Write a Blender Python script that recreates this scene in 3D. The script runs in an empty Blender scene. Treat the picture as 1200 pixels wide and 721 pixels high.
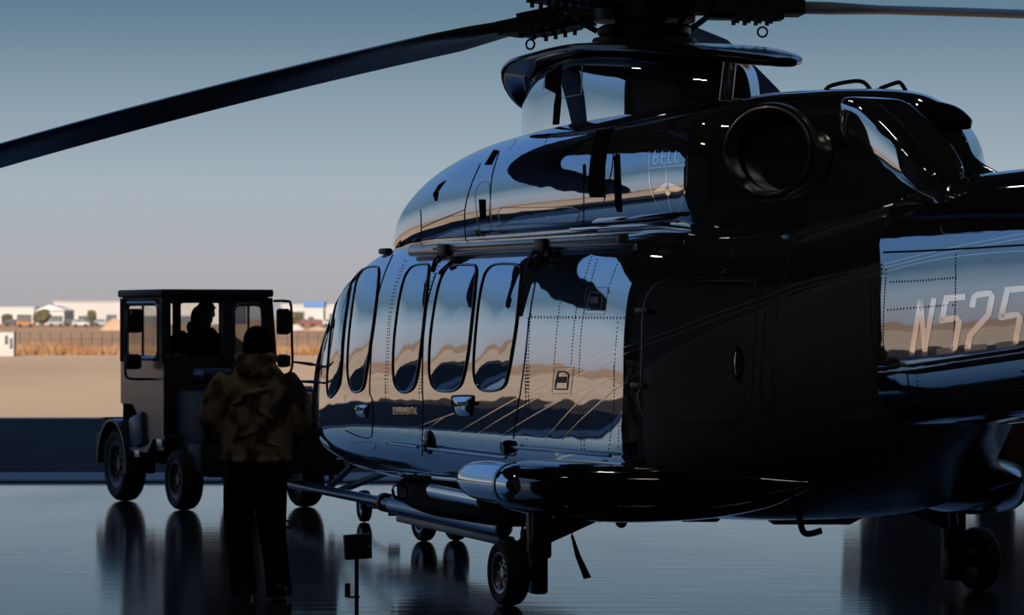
import bpy, bmesh, math, random
import numpy as np
from mathutils import Vector, Matrix, Euler
from mathutils.bvhtree import BVHTree

random.seed(7)
scene = bpy.context.scene
C = scene.collection
R = math.radians

# ------------------------------------------------------------------ camera
FPX = 4000.0                      # focal length in pixels of the 1200 x 721 frame
CAM = Vector((0, 0, 1.84))
PITCH = math.atan(11.5 / FPX)
cam_d = bpy.data.cameras.new('camera')
cam_d.sensor_fit = 'HORIZONTAL'
cam_d.sensor_width = 36.0
cam_d.lens = 36.0 * FPX / 1200.0
cam_d.clip_end = 6000
cam_d.clip_start = 0.5
cam_d.dof.use_dof = True
cam_d.dof.focus_distance = 23.0
cam_d.dof.aperture_fstop = 5.6
cam = bpy.data.objects.new('camera', cam_d)
cam.location = CAM
cam.rotation_euler = (R(90) + PITCH, 0, 0)
C.objects.link(cam)
scene.camera = cam

# ------------------------------------------------------------------ view, sky, sun
scene.view_settings.view_transform = 'Standard'
scene.view_settings.look = 'None'
scene.view_settings.gamma = 1.0
scene.view_settings.use_curve_mapping = False
scene.view_settings.exposure = 0.0


def lin(r, g, b):
    f = lambda c: (c / 255 / 12.92) if c / 255 <= 0.04045 else ((c / 255 + 0.055) / 1.055) ** 2.4
    return (f(r), f(g), f(b), 1.0)


world = bpy.data.worlds.new('sky')
scene.world = world
world.use_nodes = True
nt = world.node_tree
nt.nodes.clear()
tc = nt.nodes.new('ShaderNodeTexCoord')
sep = nt.nodes.new('ShaderNodeSeparateXYZ')
nt.links.new(tc.outputs['Generated'], sep.inputs[0])
mr = nt.nodes.new('ShaderNodeMath'); mr.operation = 'POWER'; mr.inputs[1].default_value = 0.5
mx = nt.nodes.new('ShaderNodeMath'); mx.operation = 'MAXIMUM'; mx.inputs[1].default_value = 0.0
nt.links.new(sep.outputs['Z'], mx.inputs[0])
nt.links.new(mx.outputs[0], mr.inputs[0])
ramp = nt.nodes.new('ShaderNodeValToRGB')
nt.links.new(mr.outputs[0], ramp.inputs[0])
SKY = [(0.0, (160, 154, 155)), (1.0, (165, 166, 171)), (2.2, (158, 169, 178)), (3.6, (131, 151, 165)),
       (5.2, (92, 119, 138)), (10, (94, 130, 170)), (25, (80, 122, 182)), (90, (44, 78, 138))]
els = ramp.color_ramp.elements
while len(els) < len(SKY):
    els.new(0.5)
for e, (d, c) in zip(els, SKY):
    e.position = math.sin(R(d)) ** 0.5
    e.color = lin(*c)
bg = nt.nodes.new('ShaderNodeBackground')
bg.inputs['Strength'].default_value = 1.12
nt.links.new(ramp.outputs[0], bg.inputs[0])
wo = nt.nodes.new('ShaderNodeOutputWorld')
nt.links.new(bg.outputs[0], wo.inputs[0])

sun_d = bpy.data.lights.new('sun', 'SUN')
sun_d.energy = 8.0
sun_d.angle = R(0.5)
sun_d.color = (1.0, 0.86, 0.70)
sun = bpy.data.objects.new('sun', sun_d)
sun.rotation_euler = Vector((0.10, 1.0, -0.50)).to_track_quat('-Z', 'Y').to_euler()
C.objects.link(sun)


# ------------------------------------------------------------------ materials
MATS = {}


def mat(name, col, rough=0.5, metal=0.0, spec=0.5, coat=0.0, emit=None, alpha=None, trans=0.0, ior=1.5):
    if name in MATS:
        return MATS[name]
    m = bpy.data.materials.new(name)
    m.use_nodes = True
    b = m.node_tree.nodes['Principled BSDF']
    b.inputs['Base Color'].default_value = (*col[:3], 1)
    b.inputs['Roughness'].default_value = rough
    b.inputs['Metallic'].default_value = metal
    b.inputs['Specular IOR Level'].default_value = spec
    b.inputs['Coat Weight'].default_value = coat
    b.inputs['Coat Roughness'].default_value = 0.03
    b.inputs['IOR'].default_value = ior
    b.inputs['Transmission Weight'].default_value = trans
    if emit:
        b.inputs['Emission Color'].default_value = (*emit[:3], 1)
        b.inputs['Emission Strength'].default_value = emit[3]
    if alpha is not None:
        b.inputs['Alpha'].default_value = alpha
    MATS[name] = m
    return m


def noisy(name, c1, c2, scale, rough=0.7, metal=0.0, spec=0.3, detail=4, stretch=(1, 1, 1), lo=0.35, hi=0.65, bump=0.0,
          rough2=None, c3=None):
    """procedural two- or three-colour noise material in object space"""
    if name in MATS:
        return MATS[name]
    m = mat(name, c1, rough, metal, spec)
    n = m.node_tree
    b = n.nodes['Principled BSDF']
    t = n.nodes.new('ShaderNodeTexCoord')
    mp = n.nodes.new('ShaderNodeMapping')
    mp.inputs['Scale'].default_value = stretch
    n.links.new(t.outputs['Object'], mp.inputs[0])
    nz = n.nodes.new('ShaderNodeTexNoise')
    nz.inputs['Scale'].default_value = scale
    nz.inputs['Detail'].default_value = detail
    n.links.new(mp.outputs[0], nz.inputs[0])
    r = n.nodes.new('ShaderNodeValToRGB')
    r.color_ramp.elements[0].position = lo
    r.color_ramp.elements[0].color = (*c1[:3], 1)
    r.color_ramp.elements[1].position = hi
    r.color_ramp.elements[1].color = (*c2[:3], 1)
    if c3:
        e = r.color_ramp.elements.new((lo + hi) / 2)
        e.color = (*c3[:3], 1)
    n.links.new(nz.outputs['Fac'], r.inputs[0])
    n.links.new(r.outputs[0], b.inputs['Base Color'])
    if rough2 is not None:
        q = n.nodes.new('ShaderNodeMapRange')
        q.inputs['From Min'].default_value = lo
        q.inputs['From Max'].default_value = hi
        q.inputs['To Min'].default_value = rough
        q.inputs['To Max'].default_value = rough2
        n.links.new(nz.outputs['Fac'], q.inputs[0])
        n.links.new(q.outputs[0], b.inputs['Roughness'])
    if bump:
        bp = n.nodes.new('ShaderNodeBump')
        bp.inputs['Strength'].default_value = bump
        bp.inputs['Distance'].default_value = 0.01
        n.links.new(nz.outputs['Fac'], bp.inputs['Height'])
        n.links.new(bp.outputs[0], b.inputs['Normal'])
    return m


PAINT = mat('dark_metallic_paint', (0.63, 0.68, 0.745), 0.022, 0.96)
_n = PAINT.node_tree
_t = _n.nodes.new('ShaderNodeTexCoord')
_z = _n.nodes.new('ShaderNodeTexNoise'); _z.inputs['Scale'].default_value = 2.6; _z.inputs['Detail'].default_value = 1.0
_n.links.new(_t.outputs['Object'], _z.inputs[0])
_b = _n.nodes.new('ShaderNodeBump'); _b.inputs['Strength'].default_value = 0.5; _b.inputs['Distance'].default_value = 0.004
_n.links.new(_z.outputs['Fac'], _b.inputs['Height'])
_n.links.new(_b.outputs[0], _n.nodes['Principled BSDF'].inputs['Normal'])
PAINT2 = mat('dark_gloss_paint', (0.006, 0.007, 0.009), 0.06, 0.0, 0.5, 0.6)
GLASS = mat('tinted_cabin_glass', (0.55, 0.62, 0.70), 0.015, 1.0)
BLACK = mat('black_satin', (0.008, 0.008, 0.009), 0.45)
BLACKG = mat('black_gloss_trim', (0.006, 0.006, 0.007), 0.12)
SEAM = mat('seam_black', (0.004, 0.004, 0.005), 0.7, 0.0, 0.15)
CHROME = mat('polished_metal', (0.75, 0.77, 0.8), 0.08, 1.0)
STEEL = mat('brushed_metal', (0.42, 0.43, 0.45), 0.28, 1.0)
DKMET = mat('dark_metal', (0.05, 0.05, 0.055), 0.4, 0.8)
RUBBER = noisy('tyre_rubber', (0.010, 0.010, 0.011), (0.02, 0.02, 0.021), 30, 0.65)
DECAL = mat('silver_decal', (1.0, 1.0, 1.0), 0.10, 0.82)
BADGEM = mat('silver_badge', (1.0, 1.0, 1.0), 0.07, 0.98)
RIVET = mat('rivet_metal', (0.03, 0.033, 0.04), 0.4, 0.3)


# ------------------------------------------------------------------ mesh helpers
def link(name, me, m, parent=None):
    o = bpy.data.objects.new(name, me)
    C.objects.link(o)
    if m is not None:
        me.materials.append(m)
    if parent is not None:
        o.parent = parent
    return o


def raw(name, verts, faces, m, parent=None, smooth=True, angle=35):
    me = bpy.data.meshes.new(name)
    me.from_pydata([tuple(v) for v in verts], [], faces)
    me.validate()
    if smooth:
        me.polygons.foreach_set('use_smooth', [True] * len(me.polygons))
        me.set_sharp_from_angle(angle=R(angle))
    me.update()
    return link(name, me, m, parent)


def basis(d):
    d = Vector(d).normalized()
    up = Vector((0, 0, 1)) if abs(d.z) < 0.95 else Vector((1, 0, 0))
    a = d.cross(up).normalized()
    b = a.cross(d).normalized()
    return a, b, d


class MB:
    def __init__(s):
        s.v, s.f = [], []

    def add(s, vs, fs, M=None):
        n = len(s.v)
        s.v += [(M @ Vector(v)) if M is not None else Vector(v) for v in vs]
        s.f += [tuple(i + n for i in f) for f in fs]
        return s

    def box(s, c, size, rot=None, bev=0.0, seg=2, M=None):
        bm = bmesh.new()
        bmesh.ops.create_cube(bm, size=1.0)
        bmesh.ops.scale(bm, vec=size, verts=bm.verts)
        if bev > 0:
            bmesh.ops.bevel(bm, geom=bm.edges[:], offset=min(bev, min(size) * 0.49), segments=seg, profile=0.5, affect='EDGES')
        T = Matrix.Translation(c)
        if rot is not None:
            T = T @ Euler(rot).to_matrix().to_4x4()
        if M is not None:
            T = M @ T
        bm.verts.ensure_lookup_table()
        bm.verts.index_update()
        s.add([v.co for v in bm.verts], [[v.index for v in f.verts] for f in bm.faces], T)
        bm.free()
        return s

    def cyl(s, p0, p1, r0, r1=None, n=16, caps=True):
        r1 = r0 if r1 is None else r1
        p0, p1 = Vector(p0), Vector(p1)
        a, b, d = basis(p1 - p0)
        vs, fs = [], []
        for k in range(n):
            t = 2 * math.pi * k / n
            q = a * math.cos(t) + b * math.sin(t)
            vs += [p0 + q * r0, p1 + q * r1]
        for k in range(n):
            j = (k + 1) % n
            fs.append((2 * k, 2 * k + 1, 2 * j + 1, 2 * j))
        if caps:
            fs.append(tuple(2 * k for k in range(n)))
            fs.append(tuple(2 * k + 1 for k in range(n))[::-1])
        return s.add(vs, fs)

    def tube(s, pts, r, n=10, closed=False):
        pts = [Vector(p) for p in pts]
        N = len(pts)
        rr = r if isinstance(r, (list, tuple)) else [r] * N
        vs, fs = [], []
        pa = None
        for i, p in enumerate(pts):
            if closed:
                d = pts[(i + 1) % N] - pts[i - 1]
            else:
                d = pts[min(i + 1, N - 1)] - pts[max(i - 1, 0)]
            if d.length < 1e-9:
                d = Vector((0, 0, 1))
            d.normalize()
            if pa is None:
                a, b, _ = basis(d)
            else:
                a = (pa - d * pa.dot(d)).normalized()
                b = d.cross(a)
            pa = a
            for k in range(n):
                t = 2 * math.pi * k / n
                vs.append(p + (a * math.cos(t) + b * math.sin(t)) * rr[i])
        for i in range(N if closed else N - 1):
            i2 = (i + 1) % N
            for k in range(n):
                j = (k + 1) % n
                fs.append((i * n + k, i2 * n + k, i2 * n + j, i * n + j))
        if not closed:
            fs.append(tuple(range(n)))
            fs.append(tuple((N - 1) * n + k for k in range(n))[::-1])
        return s.add(vs, fs)

    def lathe(s, prof, origin, axis, n=32, closed_prof=False):
        """prof: list of (radius, distance along axis)"""
        a, b, d = basis(axis)
        o = Vector(origin)
        vs, fs = [], []
        P = len(prof)
        for k in range(n):
            t = 2 * math.pi * k / n
            q = a * math.cos(t) + b * math.sin(t)
            for r_, h in prof:
                vs.append(o + d * h + q * max(r_, 1e-4))
        for k in range(n):
            j = (k + 1) % n
            for i in range(P if closed_prof else P - 1):
                i2 = (i + 1) % P
                fs.append((k * P + i, j * P + i, j * P + i2, k * P + i2))
        return s.add(vs, fs)

    def ball(s, c, r, n=16, m=10):
        rx, ry, rz = r if isinstance(r, (tuple, list)) else (r, r, r)
        vs, fs = [], []
        for i in range(m + 1):
            ph = math.pi * i / m
            for k in range(n):
                t = 2 * math.pi * k / n
                vs.append((c[0] + rx * max(math.sin(ph), 1e-4) * math.cos(t), c[1] + ry * max(math.sin(ph), 1e-4) * math.sin(t), c[2] + rz * math.cos(ph)))
        for i in range(m):
            for k in range(n):
                j = (k + 1) % n
                fs.append((i * n + k, (i + 1) * n + k, (i + 1) * n + j, i * n + j))
        return s.add(vs, fs)

    def prism(s, poly, vec, M=None):
        """closed polygon (3D points) extruded by vec"""
        n = len(poly)
        vec = Vector(vec)
        vs = [Vector(p) for p in poly] + [Vector(p) + vec for p in poly]
        fs = [tuple(range(n))[::-1], tuple(range(n, 2 * n))]
        for i in range(n):
            j = (i + 1) % n
            fs.append((i, j, n + j, n + i))
        return s.add(vs, fs, M)

    def build(s, name, m, parent=None, smooth=True, angle=35):
        me = bpy.data.meshes.new(name)
        me.from_pydata([tuple(v) for v in s.v], [], s.f)
        bm = bmesh.new()
        bm.from_mesh(me)
        bmesh.ops.recalc_face_normals(bm, faces=bm.faces)
        bm.to_mesh(me)
        bm.free()
        if smooth:
            me.polygons.foreach_set('use_smooth', [True] * len(me.polygons))
            me.set_sharp_from_angle(angle=R(angle))
        me.update()
        return link(name, me, m, parent)


def empty(name, loc, rz=0.0):
    o = bpy.data.objects.new(name, None)
    o.empty_display_size = 0.2
    o.location = loc
    o.rotation_euler = (0, 0, rz)
    C.objects.link(o)
    return o


def tag(o, label=None, cat=None, group=None, kind=None):
    if label: o['label'] = label
    if cat: o['category'] = cat
    if group: o['group'] = group
    if kind: o['kind'] = kind
    return o


def struct(o, label=None):
    o['kind'] = 'structure'
    if label: o['label'] = label
    return o


def at(u, v, Y):
    """point at depth Y seen at pixel u, v"""
    return Vector(((u - 600) / FPX * Y, Y, CAM.z + (372 - v) / FPX * Y))


def ground(u, v, z=0.0):
    Y = (CAM.z - z) * FPX / (v - 372)
    return Vector(((u - 600) / FPX * Y, Y, z))


# ------------------------------------------------------------------ the setting
def concrete_floor():
    m = noisy('polished_epoxy_floor', (0.020, 0.030, 0.046), (0.040, 0.052, 0.068), 0.35, 0.045, 0.0, 0.75, 8,
              (1, 0.3, 1), 0.3, 0.7, 0.0, 0.13)
    n = m.node_tree
    bs = n.nodes['Principled BSDF']
    t = n.nodes.new('ShaderNodeTexCoord')
    mp = n.nodes.new('ShaderNodeMapping')
    mp.inputs['Scale'].default_value = (0.6, 3.0, 1)
    n.links.new(t.outputs['Object'], mp.inputs[0])
    nz = n.nodes.new('ShaderNodeTexNoise')
    nz.inputs['Scale'].default_value = 2.0
    nz.inputs['Detail'].default_value = 6
    n.links.new(mp.outputs[0], nz.inputs[0])
    bp = n.nodes.new('ShaderNodeBump')
    bp.inputs['Strength'].default_value = 0.35
    bp.inputs['Distance'].default_value = 0.004
    n.links.new(nz.outputs['Fac'], bp.inputs['Height'])
    n.links.new(bp.outputs[0], bs.inputs['Normal'])
    return m


W_L, W_R, DOORY, BACKY = -30.0, 30.0, 37.6, -12.0
floor_m = concrete_floor()
b = MB().box(((W_L + W_R) / 2, (DOORY + BACKY) / 2, -0.15), (W_R - W_L, DOORY - BACKY, 0.3))
struct(b.build('floor', floor_m, smooth=False), 'polished grey hangar floor')
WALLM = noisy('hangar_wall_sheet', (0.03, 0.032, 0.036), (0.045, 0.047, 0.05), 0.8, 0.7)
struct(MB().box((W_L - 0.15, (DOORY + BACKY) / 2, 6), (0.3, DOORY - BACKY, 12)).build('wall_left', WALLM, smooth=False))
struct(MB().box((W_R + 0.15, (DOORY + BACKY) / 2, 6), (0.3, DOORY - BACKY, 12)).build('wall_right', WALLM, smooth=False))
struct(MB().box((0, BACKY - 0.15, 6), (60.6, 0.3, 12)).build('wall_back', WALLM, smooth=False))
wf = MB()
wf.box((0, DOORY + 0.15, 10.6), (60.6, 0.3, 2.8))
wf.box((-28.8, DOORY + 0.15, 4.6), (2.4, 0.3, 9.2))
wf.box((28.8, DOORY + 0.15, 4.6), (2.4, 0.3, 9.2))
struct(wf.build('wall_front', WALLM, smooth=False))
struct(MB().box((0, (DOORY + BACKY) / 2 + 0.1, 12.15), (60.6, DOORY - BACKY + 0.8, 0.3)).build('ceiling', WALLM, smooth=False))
# door track set into the threshold
tk = MB().box((0, DOORY + 0.30, 0.012), (56, 0.08, 0.024)).box((0, DOORY + 0.62, 0.012), (56, 0.08, 0.024))
struct(tk.build('trim_1', DKMET, smooth=False), 'dark steel door track in the hangar threshold')

# outside: concrete sill, very dark ramp strip, sunlit concrete apron, dry field
SILL = noisy('threshold_concrete', (0.20, 0.20, 0.205), (0.26, 0.26, 0.26), 1.2, 0.75)
DKRAMP = noisy('dark_ramp', (0.018, 0.015, 0.012), (0.030, 0.026, 0.022), 0.5, 0.9, 0.0, 0.05, 6, (1, 0.3, 1))  # ground tone far darker than the apron, ending at a straight edge
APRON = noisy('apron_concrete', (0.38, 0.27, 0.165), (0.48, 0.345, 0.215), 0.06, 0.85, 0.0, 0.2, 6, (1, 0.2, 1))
FIELD = noisy('dry_grass_field', (0.26, 0.155, 0.085), (0.38, 0.25, 0.15), 0.02, 0.95, 0.0, 0.1, 8, (1, 0.35, 1))
struct(MB().box((0, DOORY + 1.45, -0.15), (300, 2.9, 0.3)).build('threshold_strip', SILL, smooth=False), 'pale concrete strip outside the hangar door')
struct(MB().box((0, (DOORY + 2.9 + 62) / 2, -0.16), (1600, 62 - DOORY - 2.9, 0.3)).build('ramp', DKRAMP, smooth=False), 'very dark ramp strip between the threshold and the apron')
struct(MB().box((0, (62 + 166) / 2, -0.15), (2400, 104, 0.3)).build('apron', APRON, smooth=False), 'sunlit tan concrete apron')
struct(MB().box((0, 166 + 1500, -0.15), (5200, 3000, 0.3)).build('field', FIELD, smooth=False), 'dry tan grass field beyond the apron')

# ------------------------------------------------------------------ the helicopter
PSI = R(21.5)
HO = Vector((1.56, 22.4, 0))
heli = empty('helicopter', HO, R(90) + PSI)
tag(heli, 'glossy dark helicopter with large oval windows on wheeled landing gear in the hangar', 'helicopter')
HM = Matrix.Translation(HO) @ Matrix.Rotation(R(90) + PSI, 4, 'Z')
HMI = HM.inverted()


def pchip(xs, ys, x):
    """monotone cubic through the stations (xs ascending)"""
    n = len(xs)
    if x <= xs[0]: return ys[0]
    if x >= xs[-1]: return ys[-1]
    h = [xs[i + 1] - xs[i] for i in range(n - 1)]
    dl = [(ys[i + 1] - ys[i]) / h[i] for i in range(n - 1)]
    d = [dl[0]] + [0.0] * (n - 2) + [dl[-1]]
    for i in range(1, n - 1):
        if dl[i - 1] * dl[i] > 0:
            w1, w2 = 2 * h[i] + h[i - 1], h[i] + 2 * h[i - 1]
            d[i] = (w1 + w2) / (w1 / dl[i - 1] + w2 / dl[i])
    i = max(j for j in range(n - 1) if xs[j] <= x)
    t = (x - xs[i]) / h[i]
    return (ys[i] * (1 + 2 * t) * (1 - t) ** 2 + d[i] * h[i] * t * (1 - t) ** 2
            + ys[i + 1] * t * t * (3 - 2 * t) + d[i + 1] * h[i] * t * t * (t - 1))


def loft(st, nx=90, nr=72, step=None, lean=0.0, lz=1.2):
    """st rows: x, w, zc, zt, zb, nu, nl, y0 -> verts, faces of a closed superellipse loft"""
    st = sorted(st)
    cols = list(zip(*st))
    xs = cols[0]
    vs, fs = [], []
    X = [xs[0] + (xs[-1] - xs[0]) * 0.5 * (1 - math.cos(math.pi * i / (nx - 1))) for i in range(nx)] if step is None else step
    for x in X:
        w, zc, zt, zb, nu, nl = [pchip(xs, c, x) for c in cols[1:7]]
        y0 = pchip(xs, cols[7], x) if len(cols) > 7 else 0.0
        for k in range(nr):
            t = 2 * math.pi * (k + 0.5) / nr
            c_, s_ = math.cos(t), math.sin(t)
            e = nu if s_ >= 0 else nl
            y = w * math.copysign(abs(c_) ** (2 / e), c_)
            z = zc + ((zt - zc) if s_ >= 0 else (zc - zb)) * math.copysign(abs(s_) ** (2 / e), s_)
            y -= math.copysign(min(abs(y), lean * max(0.0, z - lz) ** 2), y)
            vs.append((x, y0 + y, z))
    n = len(X)
    for i in range(n - 1):
        for k in range(nr):
            j = (k + 1) % nr
            fs.append((i * nr + k, i * nr + j, (i + 1) * nr + j, (i + 1) * nr + k))
    fs.append(tuple(range(nr))[::-1])
    fs.append(tuple((n - 1) * nr + k for k in range(nr)))
    return vs, fs


#          x     w     zc    zt    zb    nu   nl
HULL = [(7.75, .03, 1.00, 1.03, .97, 2.0, 2.0),
        (7.45, .38, 1.00, 1.22, .80, 2.2, 2.2),
        (7.0, .66, 1.02, 1.48, .70, 2.5, 2.4),
        (6.4, .92, 1.05, 1.82, .63, 3.0, 2.7),
        (5.8, 1.08, 1.07, 2.12, .59, 3.5, 2.9),
        (5.2, 1.18, 1.09, 2.32, .56, 4.2, 3.0),
        (4.4, 1.25, 1.10, 2.43, .55, 5.2, 3.0),
        (3.0, 1.28, 1.10, 2.46, .55, 6.2, 3.0),
        (1.0, 1.28, 1.10, 2.46, .55, 6.5, 3.0),
        (-0.6, 1.275, 1.10, 2.46, .55, 6.5, 3.0),
        (-1.1, 1.21, 1.16, 2.46, .58, 6.0, 2.9),
        (-1.6, 1.05, 1.32, 2.48, .72, 4.5, 2.4),
        (-2.2, .82, 1.60, 2.52, .95, 3.4, 2.2),
        (-2.85, .56, 1.85, 2.60, 1.22, 3.0, 2.4)]
hull_v, hull_f = loft(HULL, 140, 128, None, 0.030, 1.2)
HULLP = PAINT.copy(); HULLP.name = 'two_tone_hull_paint'
fus = raw('fuselage', hull_v, hull_f, HULLP, heli)

COWL = [(5.95, .03, 2.20, 2.24, 2.1, 2.0, 2.0),
        (5.7, .36, 2.28, 2.44, 2.1, 2.2, 2.2),
        (5.2, .64, 2.40, 2.68, 2.1, 2.3, 2.3),
        (4.5, .84, 2.50, 2.93, 2.1, 2.4, 2.4),
        (3.7, .96, 2.57, 3.10, 2.1, 2.5, 2.5),
        (2.8, 1.03, 2.62, 3.19, 2.1, 2.6, 2.6),
        (1.5, 1.05, 2.66, 3.24, 2.1, 2.6, 2.6),
        (0.0, 1.05, 2.68, 3.25, 2.1, 2.6, 2.6),
        (-1.25, 1.03, 2.70, 3.25, 2.1, 2.6, 2.6),
        (-1.6, .84, 2.70, 3.24, 2.1, 2.5, 2.5),
        (-2.1, .45, 2.70, 3.20, 2.1, 2.4, 2.4),
        (-2.5, .24, 2.68, 3.10, 2.1, 2.4, 2.4),
        (-2.75, .13, 2.64, 2.95, 2.1, 2.3, 2.3),
        (-2.9, .10, 2.60, 2.80, 2.1, 2.3, 2.3),
        (-3.4, .06, 2.50, 2.62, 2.1, 2.0, 2.0)]
cowl_v, cowl_f = loft(COWL, 120, 80)
COWLP = PAINT.copy(); COWLP.name = 'cowling_paint'
COWLP.node_tree.nodes['Principled BSDF'].inputs['Base Color'].default_value = (0.53, 0.58, 0.65, 1)
cowl = raw('engine_cowling', cowl_v, cowl_f, COWLP, heli)

PYL = [(3.62, .04, 3.0, 3.50, 2.7, 3, 2),
       (3.5, .20, 3.0, 3.54, 2.7, 4, 2),
       (3.1, .37, 3.0, 3.62, 2.7, 6, 2),
       (2.5, .50, 3.0, 3.68, 2.7, 7, 2),
       (1.9, .54, 3.0, 3.70, 2.7, 8, 2),
       (1.2, .48, 3.0, 3.66, 2.7, 7, 2),
       (0.6, .36, 3.0, 3.58, 2.7, 6, 2),
       (0.25, .14, 3.0, 3.52, 2.7, 3, 2)]
pyl_v, pyl_f = loft(PYL, 60, 64)
pyl = raw('rotor_pylon_fairing', pyl_v, pyl_f, PAINT, heli)

BOOM = [(-2.80, .54, 1.70, 2.64, 1.20, 3.4, 3.6),
        (-3.6, .50, 1.74, 2.66, 1.27, 3.4, 3.6),
        (-5.0, .44, 1.84, 2.68, 1.40, 3.2, 3.4),
        (-7.0, .34, 2.10, 2.70, 1.66, 2.8, 2.8),
        (-9.0, .22, 2.35, 2.72, 2.00, 2.5, 2.5),
        (-9.4, .10, 2.40, 2.62, 2.20, 2.3, 2.3)]
boom_v, boom_f = loft(BOOM, 60, 80)
BOOMP = PAINT.copy(); BOOMP.name = 'tail_boom_paint'
BOOMP.node_tree.nodes['Principled BSDF'].inputs['Base Color'].default_value = (0.42, 0.47, 0.54, 1)
boom = raw('tail_boom', boom_v, boom_f, BOOMP, heli)
#DETAILS

# --- looking up points of the helicopter's skin from the photograph's pixels
SKIN = {}
for key, (vv, ff) in {'hull': (hull_v, hull_f), 'cowl': (cowl_v, cowl_f), 'pyl': (pyl_v, pyl_f), 'boom': (boom_v, boom_f)}.items():
    SKIN[key] = BVHTree.FromPolygons([Vector(v) for v in vv], ff)
CO = HMI @ CAM


def loc(u, v, Y):
    """pixel at depth Y, in helicopter coordinates"""
    return HMI @ at(u, v, Y)


def hit(u, v, keys=('hull', 'cowl', 'pyl', 'boom')):
    d = ((HMI @ at(u, v, 20.0)) - CO).normalized()
    best = None
    for k in keys:
        p, n, i, dist = SKIN[k].ray_cast(CO, d)
        if p is not None and (best is None or dist < best[2]):
            best = (p, n if n.dot(d) < 0 else -n, dist)
    return best


def hitn(u, v, keys=('hull', 'cowl', 'pyl', 'boom')):
    """as hit, but slides to the right until the skin is met"""
    for k in range(60):
        for dx, dy in ((k * 0.6, 0), (k * 0.6, k * 0.6), (0, k * 0.6), (0, -k * 0.6), (-k * 0.6, 0)):
            h = hit(u + dx, v + dy, keys)
            if h:
                return h
    print('NO SKIN AT', u, v, keys)
    return None


def cr(ox, oy, s, pts):
    return [(ox + x / s, oy + y / s) for x, y in pts]


def smooth_path(pts, n=8, closed=False):
    out = []
    N = len(pts)
    rng = range(N) if closed else range(N - 1)
    g = (lambda i: pts[i % N]) if closed else (lambda i: pts[max(0, min(N - 1, i))])
    for i in rng:
        p0, p1, p2, p3 = [np.array(g(i + k), float) for k in (-1, 0, 1, 2)]
        for k in range(n):
            t = k / n
            out.append(tuple(0.5 * ((2 * p1) + (-p0 + p2) * t + (2 * p0 - 5 * p1 + 4 * p2 - p3) * t * t + (-p0 + 3 * p1 - 3 * p2 + p3) * t ** 3)))
    if not closed:
        out.append(tuple(map(float, pts[-1])))
    return out


def dens(pts, step=4.0):
    out = [pts[0]]
    for a, b2 in zip(pts, pts[1:]):
        n = max(1, int(math.hypot(b2[0] - a[0], b2[1] - a[1]) / step))
        out += [(a[0] + (b2[0] - a[0]) * k / n, a[1] + (b2[1] - a[1]) * k / n) for k in range(1, n + 1)]
    return out


ALLK = ('hull', 'cowl', 'pyl', 'boom')


def ribbon(mb, pts, w, off=0.003, keys=ALLK, closed=False, smooth=True):
    """band lying on the skin, w photo pixels wide"""
    pts = smooth_path(pts, 6, closed) if smooth else list(pts)
    if closed: pts = pts + [pts[0]]
    pts = dens(pts)
    N = len(pts)
    prev = None
    for i, (x, y) in enumerate(pts):
        a, c = pts[max(0, i - 1)], pts[min(N - 1, i + 1)]
        if closed and i in (0, N - 1): a, c = pts[N - 2], pts[1]
        dx, dy = c[0] - a[0], c[1] - a[1]
        L = math.hypot(dx, dy) or 1
        nx, ny = -dy / L * w / 2, dx / L * w / 2
        h1, h2 = hit(x + nx, y + ny, keys), hit(x - nx, y - ny, keys)
        if not (h1 and h2):
            prev = None
            continue
        q = len(mb.v)
        mb.v += [h1[0] + h1[1] * off, h2[0] + h2[1] * off]
        if prev is not None and abs(h1[2] - prev[1]) < 0.6:
            mb.f.append((prev[0], prev[0] + 1, q + 1, q))
        prev = (q, h1[2])
    return mb


def patch(mb, poly, off=0.003, keys=ALLK, rings=6, bulge=0.0, smooth=True):
    """filled outline lying on the skin (star-shaped polygons), optionally bulging out"""
    pts = smooth_path(poly, 5, True) if smooth else dens(list(poly) + [poly[0]], 3.0)[:-1]
    cx = sum(p[0] for p in pts) / len(pts)
    cy = sum(p[1] for p in pts) / len(pts)
    n = len(pts)
    q = len(mb.v)
    for r_ in range(rings):
        s_ = 1 - r_ / rings
        for x, y in pts:
            h = hitn(cx + (x - cx) * s_, cy + (y - cy) * s_, keys)
            mb.v.append(h[0] + h[1] * (off + bulge * (1 - s_ * s_)))
    h = hitn(cx, cy, keys)
    mb.v.append(h[0] + h[1] * (off + bulge))
    for r_ in range(rings - 1):
        for k in range(n):
            j = (k + 1) % n
            mb.f.append((q + r_ * n + k, q + r_ * n + j, q + (r_ + 1) * n + j, q + (r_ + 1) * n + k))
    l = q + (rings - 1) * n
    for k in range(n):
        mb.f.append((l + k, l + (k + 1) % n, q + rings * n))
    return mb


def skin_tube(mb, pts, r, off=0.0, keys=ALLK, closed=False, n=8, smooth=True):
    pts = smooth_path(pts, 6, closed) if smooth else pts
    P = []
    for x, y in pts:
        h = hitn(x, y, keys)
        if h: P.append(h[0] + h[1] * off)
    return mb.tube(P, r, n, closed)


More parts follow.
